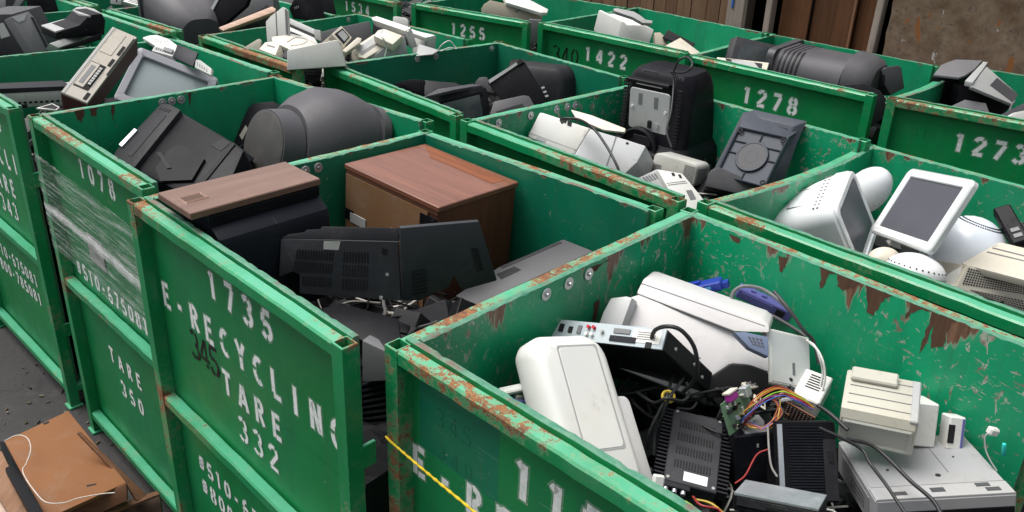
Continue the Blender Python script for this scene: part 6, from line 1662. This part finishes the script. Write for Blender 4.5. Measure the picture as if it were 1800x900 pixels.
def grey_desktop():
    d = (.3515, .3044, .0996)
    t = thing('disc_player', 'grey flat disc player in the right front corner of the nearest bin', 'disc player', M=pose((1.153, 1.8646, 1.2984), (-.1335, -.1409, -.0209)))
    m = plastic(.34, .34, .355, .42, .25, .3)
    body(t, d, m, .004, 'cover')
    fpart(t, d, '+z', -.96, .98, -.60, .96, .0018, m, 'top_plate', .0008)
    fpart(t, d, '+z', -.99, .99, -.99, -.64, .004, plastic(.36, .36, .37, .42, .25, .2), 'front_strip', .002)
    for u, v, w, h in ((-.72, .82, .05, .03), (.80, .86, .06, .04), (.62, -.72, .10, .05), (-.62, -.85, .11, .05), (-.05, -.8, .10, .06), (.72, -.86, .1, .05)):
        fpart(t, d, '+z', u - w, u + w, v - h, v + h, .0052, MK['grey'], 'stamped_mark')
    f = face_frame(d, '+z')
    for u, v, r in ((.12, -.35, .007), (-.55, -.1, .004), (.55, .2, .003)):
        MB().cyl(f(u, v, .001), r, .004, 2, 14).build('screw', MK['dgrey'], t)
    MB().box(f(.30, .25, .001), (.002, .16, .002), 0, M=None).build('seam', MK['grey'], t)
    fpart(t, d, '-y', -.97, .97, -.5, .3, .004, MK['blk'], 'front_slot')
    fpart(t, d, '-x', -.7, .7, -.7, .6, .002, plastic(.22, .22, .225, .45, .25, .3), 'side_plate')
    fgrid(t, d, '-x', -.5, .2, -.5, .3, 10, 3, .4, .35, MK['void'], 'vent_holes', .003)
grey_desktop()
def grille_amp():
    d = (.1732, .0801, .2171)
    t = thing('power_supply', 'black finned power supply with silver edge standing in the middle of the nearest bin', 'power supply', M=pose((.8317, 1.9088, 1.3192), (-.6125, -.0102, .0385)))
    body(t, d, MK['blk'], .004, 'casing')
    fpart(t, d, '-y', -.90, -.74, -.95, .92, .004, MK['silver'], 'edge_strip')
    for k in range(26):
        f = face_frame(d, '-y')
        MB().box(f(0.0, -.9 + k * .07, .0015), (.095, .004, .003)).build('rib', MK['navy'], t)
    fpart(t, d, '-y', .55, .97, -.95, .55, .003, MK['dgrey'], 'end_plate')
    fpart(t, d, '-y', .70, .84, .0, .25, .006, MK['void'], 'slot')
    MB().tube(smooth_path([(-.03, -.045, -.105), (-.05, -.06, -.10), (.0, -.06, -.112), (.03, -.055, -.118), (.035, -.045, -.11)], 5), .004, 7).build('white_clip', MK['white'], t, smooth=60)
grille_amp()
def small_casing(name, label, cat, M, d, m, feats, bev=.004):
    t = thing(name, label, cat, M=M)
    body(t, d, m, bev)
    for f in feats:
        if f[0] == 'g':
            fgrid(t, d, *f[1:])
        else:
            fpart(t, d, *f[1:])
    return t
small_casing('disk_drive', 'silver-topped black disk drive at the bottom edge of the nearest bin', 'disk drive', pose((.6806, 1.6275, 1.4102), (-.3197, -.1911, -.4807)), (.2009, .115, .0422), MK['blk'],
             [('p', '+z', -.98, .98, -.97, .97, .002, MK['silver'], 'top_cover'), ('p', '-y', -.9, .95, -.2, .7, .004, MK['dgrey'], 'front_bezel'), ('p', '-y', -.2, .8, .0, .35, .006, MK['void'], 'slot')])
small_casing('router', 'white flat network box standing upright behind the coloured wires', 'network box', pose((.8754, 2.272, 1.4181), (-.7063, .3456, .3095)), (.1751, .03, .1726), MK['white'],
             [('p', '-y', -.86, .94, -.9, .9, .002, plastic(.55, .57, .58, .35, .15, .1), 'face_panel'), ('p', '-y', .10, .22, -.55, -.1, .003, MK['mgrey'], 'label_print'), ('g', '-x', -.6, .6, -.85, .85, 1, 16, .9, .5, MK['lgrey'], 'rib', .003)])
small_casing('power_supply', 'small white vented power supply beside the brown board', 'power supply', pose((.9446, 2.1986, 1.3516), (.2125, .035, -.5907)), (.0831, .1303, .06), MK['white'],
             [('g', '+z', -.5, .6, -.3, .75, 1, 6, .95, .45, MK['void'], 'vent_slots', .001)])
small_casing('drive_cage', 'white metal drive cage with black cut-outs behind the beige drive', 'drive cage', pose((1.19, 2.02, 1.39), (-.3543, .044, -.0346)), (.0616, .10, .1259), MK['white'],
             [('p', '+x', -.7, .3, .3, .8, .002, MK['void'], 'cut_out'), ('p', '+x', -.7, .3, -.6, .1, .002, MK['void'], 'cut_out')])
small_casing('drive_cage', 'white plastic drive rail standing right of the white drive cage', 'drive cage', pose((1.27, 1.98, 1.385), (-.4064, .0763, -.0136)), (.0465, .05, .0945), MK['white'],
             [('p', '-y', -.98, -.3, -.6, .5, .002, MK['void'], 'cut_out'), ('p', '-y', .55, .8, -.9, .9, .003, MK['violet'], 'violet_edge')])  # thin violet strip along one edge of the rail
small_casing('speaker', 'black plain speaker box between the amplifier and the power supply', 'speaker', pose((.7046, 1.9827, 1.2952), (-.2112, -.1145, .0963)), (.1174, .1201, .1463), plastic(.007, .0075, .011, .3, .2, .2),
             [('p', '-y', .1, .2, .45, .6, .001, MK['lgrey'], 'scuff_mark'), ('p', '+z', -.4, .9, -.9, .9, .002, MK['mgrey'], 'top_plate')])
small_casing('plastic_scrap', 'bright blue plastic tray part in the back corner of the nearest bin', 'plastic part', pose((.6581, 2.536, 1.5301), (-.1131, -.429, -.2839)), (.1174, .06, .0319), MK['blue'],
             [('p', '-y', -.2, .4, -.2, .4, .001, flat(.1, .4, .75), 'sticker'), ('p', '+x', -.6, .6, -.9, .3, .02, MK['blue'], 'tab'), ('p', '+z', -.9, -.2, -.5, .5, .008, MK['blue'], 'ridge')])
small_casing('cable_connector', 'violet cable connector lying by the grey cable loop at the back wall', 'connector', pose((.8509, 2.4933, 1.5041), (.1345, .2998, -.3151)), (.191, .04, .04), MK['violet'],
             [('p', '-y', -.85, .3, -.5, .6, .003, MK['violet'], 'cover'), ('p', '-y', .45, .75, -.6, .5, .004, MK['void'], 'opening'), ('p', '+z', -.6, -.45, -.4, .4, .006, MK['violet'], 'screw_head'), ('p', '+z', -.2, -.05, -.4, .4, .006, MK['violet'], 'screw_head')])
def circuit():
    d = (.15, .004, .0909)
    t = thing('circuit_board', 'green circuit board with a magenta plug beside the finned amplifier', 'circuit board', M=pose((.6594, 1.9903, 1.4204), (-.5088, .0803, .8461)))
    body(t, d, flat(.10, .19, .11, .4), .0005, 'board')
    r = random.Random(8)
    for k in range(26):
        w, h, tt = r.uniform(.004, .02), r.uniform(.004, .014), r.uniform(.003, .012)
        x, z = r.uniform(-.065, .065), r.uniform(-.036, .036)
        MB().box((x, -.002 - tt / 2, z), (w, tt, h), .0006).build('component', [MK['blk'], MK['lgrey'], MK['cream'], MK['silver'], MK['dgrey']][k % 5], t)
    MB().box((-.03, -.012, .052), (.045, .02, .022), .003).build('magenta_plug', MK['purple'], t)
    MB().box((-.03, -.012, .066), (.05, .024, .006), .001).build('plug_flange', MK['cream'], t)
    MB().box((.045, -.012, .04), (.03, .024, .03), .002).build('metal_socket', MK['silver'], t)
circuit()
t = thing('circuit_board', 'brown circuit board standing behind the black finned power supply', 'circuit board', M=pose((.86, 2.06, 1.36), (.3, .2, -.6)))
body(t, (.09, .006, .07), flat(.13, .055, .03, .6), .0005, 'board')
fgrid(t, (.09, .006, .07), '-y', -.9, .9, -.9, .9, 8, 6, .35, .35, MK['lgrey'], 'solder_points')
_r = random.Random(31)
for k in range(16):
    x, y = _r.uniform(.66, .92), _r.uniform(2.06, 2.22)
    d = (_r.uniform(.025, .07), _r.uniform(.015, .04), _r.uniform(.004, .016))
    fm = [flat(.05, .12, .06, .4), MK['silver'], MK['blk'], MK['cream'], flat(.13, .06, .03, .5)][k % 5]
    fr = thing('circuit_fragment', 'small circuit fragment in the gaps around the coloured wires', 'circuit board', 'circuit fragments around the coloured wires', pose((x, y, _r.uniform(1.33, 1.40)), (_r.uniform(-.6, .6), _r.uniform(-.6, .6), _r.uniform(0, 6))))
    body(fr, d, fm, .0015, 'board')
    fgrid(fr, d, '+z', -.8, .8, -.7, .7, 4, 2, .5, .5, [MK['blk'], MK['lgrey'], MK['mgrey']][k % 3], 'component', _r.uniform(.002, .007))
# small bits of white and violet plastic at the left of the scanner
small_casing('plastic_scrap', 'white plastic bar poking out left of the white scanner', 'plastic part', pose((.03, 1.96, 1.485), (0, -.15, .2)), (.10, .03, .014), MK['white'], [])
small_casing('plastic_scrap', 'small violet plastic block below the white bar left of the scanner', 'plastic part', pose((.037, 1.952, 1.45), (0, .2, .4)), (.05, .03, .02), MK['violet'], [('p', '+z', -.5, .2, -.5, .5, .01, MK['cream'], 'pin')])
small_casing('plastic_scrap', 'white plastic stand lying left of the finned amplifier foot', 'plastic part', pose((.405, 1.75, 1.33), (-.5, .2, .1)), (.03, .02, .08), MK['white'], [('p', '-z', -2.5, 3.5, -.8, .8, .012, MK['white'], 'foot')])
small_casing('loose_plug', 'white plug cap hanging on the back wall at the right', 'plug', pose((1.318, 1.885, 1.46), (0, .3, .2)), (.03, .02, .022), MK['white'], [])
o = MB().cyl((0, 0, 0), .0055, .042, 2, 10, bev=.002).build('connector', flat(.02, .5, .45, .4), M=pose((1.337, 1.848, 1.43), (.1, -.25, 0)), smooth=50)
tag(o, 'turquoise plug hanging beside the white plug cap at the right', 'plug')

# ------------------------------------------------------------------ cables
WM = {'wire_o': flat(.36, .09, .02, .45), 'wire_r': flat(.26, .02, .018, .45), 'wire_y': flat(.38, .27, .03, .45), 'wire_p': flat(.22, .05, .18, .45), 'wire_b': flat(.03, .10, .38, .45), 'wire_k': flat(.015, .015, .017, .45), 'wire_g': flat(.25, .5, .04, .45), 'wire_w': flat(.6, .6, .57, .45)}
WN = {'wire_o': 'orange', 'wire_r': 'red', 'wire_y': 'yellow', 'wire_p': 'purple', 'wire_b': 'blue', 'wire_k': 'black', 'wire_g': 'green', 'wire_w': 'white'}
_seen = {}
for i, (c, pts) in enumerate(WIRES):
    low = i >= len(WIRES) - 4
    lab = ('%s lead curling below the finned amplifier' if low else '%s wire in the coloured tangle beside the circuit board') % WN[c]
    cable('wire', pts, .0017 if not low else .0035, WM[c], lab, 'wire', 'coloured leads below the amplifier' if low else 'coloured wires tangled beside the circuit board', 6, 7)
K = flat(.02, .02, .022, .45)
cable('power_cable', PATHS['power_cord'], .0062, K, 'thick black power cord arching over the silver socket panel')
for k, w in (('bundle_a', 'left'), ('bundle_b', 'right'), ('bundle_c', 'crossing')):
    cable('power_cable', PATHS[k], .005, K, 'black cable of the tied bundle behind the finned amplifier, %s strand' % w, 'cable', 'cables tied with a yellow band')
_r = random.Random(77)
for k in range(12):
    c = Vector((_r.uniform(.40, .80), _r.uniform(2.02, 2.26), _r.uniform(1.26, 1.36)))
    pp = []
    a0, rad = _r.uniform(0, 6), _r.uniform(.05, .11)
    for q in range(7):
        a = a0 + q * _r.uniform(.7, 1.1)
        pp.append(c + Vector((math.cos(a) * rad, math.sin(a) * rad * .7, _r.uniform(-.03, .05))))
    cable('tangled_cable', pp, _r.choice((.0035, .0045, .0055)), K, 'black cable strand in the dark tangle between the finned amplifier and the socket panel', 'cable', 'dark tangle behind the finned amplifier')
o = MB().torus((0, 0, 0), .016, .005, 2, 16).build('cable_tie', flat(.5, .36, .05, .5), M=pose((PATHS['bundle_a'][2][0] + .004, PATHS['bundle_a'][2][1], PATHS['bundle_a'][2][2]), (.5, 0, 0)), smooth=60)
tag(o, 'yellow band holding the black cables behind the finned amplifier', 'cable tie')
cable('grey_cable', PATHS['grey_loop'], .006, flat(.16, .16, .165, .45), 'thick grey cable looped around the violet connector')
cable('data_cable', PATHS['dark_lead'], .006, flat(.05, .05, .055, .45), 'dark cable running along the back wall above the white network box')
cable('network_cable', PATHS['modem_cord'], .0035, WM['wire_w'], 'white cord curving behind the white network box, left strand', 'cable', 'white cords of the network box')
cable('network_cable', PATHS['modem_cord2'], .0035, WM['wire_w'], 'white cord curving behind the white network box, right strand', 'cable', 'white cords of the network box')
cable('power_cable', PATHS['desk_cord_a'], .0045, K, 'dark cord lying across the left of the grey disc player')
cable('power_cable', PATHS['desk_cord_b'], .0055, K, 'dark cord lying across the middle of the grey disc player')
cable('power_cable', PATHS['drive_cord'], .006, K, 'short black cable running under the beige drive')
cable('thin_cable', PATHS['thin_grey'], .003, flat(.2, .19, .18), 'thin grey lead hanging left of the black finned power supply')
cable('thin_cable', PATHS['plug_wire'], .0022, flat(.3, .3, .3), 'thin lead hanging from the white plug cap')
cable('wire', PATHS['red_pair'], .0025, WM['wire_r'], 'twisted red lead in front of the black speaker box', 'wire')
cable('power_cable', PATHS['mon_cord'], .0055, K, 'black cord looping over the top of the tall black monitor')
cable('power_cable', PATHS['white_cord'], .006, K, 'black cord plugged into the white laser printer')
cable('thin_cable', PATHS['heap_cord'], .004, WM['wire_w'], 'white cord looped on the rim at the right of the white heap')
cable('thin_cable', PATHS['heap_cord2'], .004, WM['wire_w'], 'white cord hanging over the cream typewriter-like printer')
cable('thin_cable', PATHS['heap_cord3'], .004, flat(.5, .48, .42), 'cream cord coiled on the rounded white lid')
cable('power_cable', PATHS['cord1273'], .006, flat(.09, .09, .1), 'grey cord bending over the front of bin 1273')
cable('white_string', PATHS['string'], .0022, flat(.55, .5, .46), 'white string curled over the broken brown cabinet', 'string')

# ------------------------------------------------------------------ rope and stretch film on the front walls
pts = [on_front('11', s, o_, z) for s, o_, z in ((-.026, .028, -.292), (.02, .03, -.296), (.16, .027, -.312), (.34, .026, -.325), (.6, .026, -.345), (.9, .027, -.35), (1.25, .03, -.34))]
rp = smooth_path(pts, 10)
mb = MB()
mb.tube(rp, .0028, 8)
for ph in (0, PI):
    hel = []
    L = 0
    for i in range(len(rp) - 1):
        for q in range(5):
            p = rp[i].lerp(rp[i + 1], q / 5)
            L = (i + q / 5) * 1.9 + ph
            tdir = (rp[i + 1] - rp[i]).normalized()
            a = Vector((0, 0, 1)) - tdir * tdir.z
            a.normalize()
            b = tdir.cross(a)
            hel.append(p + (a * math.cos(L) + b * math.sin(L)) * .002)
    mb.tube(hel, .0019, 5)
tag(mb.build('rope', flat(.75, .52, .02, .6), smooth=50), 'yellow twisted rope stretched across the front of the nearest bin', 'rope')

def stretch_film():
    r = random.Random(21)
    n = NT('stretch_film')
    P = n.P
    lines = n.noise(1.0, 6, 0.75, n.scale(P, (2.4, 2.4, 60)), 0.35)
    fine = n.noise(1.0, 4, 0.75, n.scale(P, (5, 5, 260)), 0.5)
    wr = n.noise(1.0, 4, 0.7, n.scale(P, (24, 24, 60)))
    z = n.sep(P)[2]
    bz = n.math('ADD', z, n.math('MULTIPLY', n.noise(3, 3, 0.5), 0.07))
    band = n.math('MULTIPLY', n.ramp(bz, 0.235, 0.26), n.ramp(bz, 0.295, 0.275))
    a = n.math('ADD', n.math('MULTIPLY', n.ramp(lines, 0.49, 0.72), 0.58), n.math('MULTIPLY', n.ramp(wr, 0.55, 0.78), 0.15))
    a = n.math('ADD', a, n.math('MULTIPLY', n.ramp(fine, 0.55, 0.7), 0.35))
    a = n.math('ADD', a, n.math('MULTIPLY', band, n.ramp(fine, 0.3, 0.6, 0.35, 0.75)))
    a = n.math('ADD', a, 0.04)
    n.set((.95, .96, .96), 0.16, 0.0, 1.0)
    n.put(n.b.inputs['Alpha'], a)
    n.bump(n.math('ADD', lines, fine), 0.8, 0.004)
    root = thing('stretch_film', 'clear wrinkled stretch film wound round the front of bin 1078', 'stretch film', M=Matrix.Translation(on_front('1078', .5, 0, -.66)))
    org = on_front('1078', .5, 0, -.66)
    mb = MB()
    NX, NZ = 70, 26
    vs, fs = [], []
    for j in range(NZ + 1):
        for i in range(NX + 1):
            s = -.16 + 1.25 * i / NX
            z0, z1 = -.655 + .02 * math.sin(i * .09), -.165 - .03 * (i / NX)
            z = z0 + (z1 - z0) * j / NZ + r.uniform(-.002, .002)
            off = .031 + r.uniform(-.0025, .0025)
            ss = s
            if s < -.028:
                off = .031 + (s + .028) * 1.0
                ss = -.030
            elif .03 < s < 1.06:
                off = .031 - .004 * math.sin(PI * (s - .03) / 1.03) + r.uniform(-.002, .002)
            p = on_front('1078', ss, off, z) - org
            vs.append(tuple(p))
    for j in range(NZ):
        for i in range(NX):
            k = j * (NX + 1) + i
            fs.append((k, k + 1, k + NX + 2, k + NX + 1))
    mb.add(vs, fs).build('film', n.m, root, smooth=60)
    lab = [on_front('1078', s, -.021, z) - org for s, z in ((.33, -.60), (.50, -.60), (.50, -.46), (.33, -.46))]
    MB().loft([[tuple(p) for p in lab], [tuple(p + (on_front('1078', 0, .03, 0) - on_front('1078', 0, .028, 0))) for p in lab]]).build('paper_label', flat(.24, .26, .24, .6), root)
stretch_film()
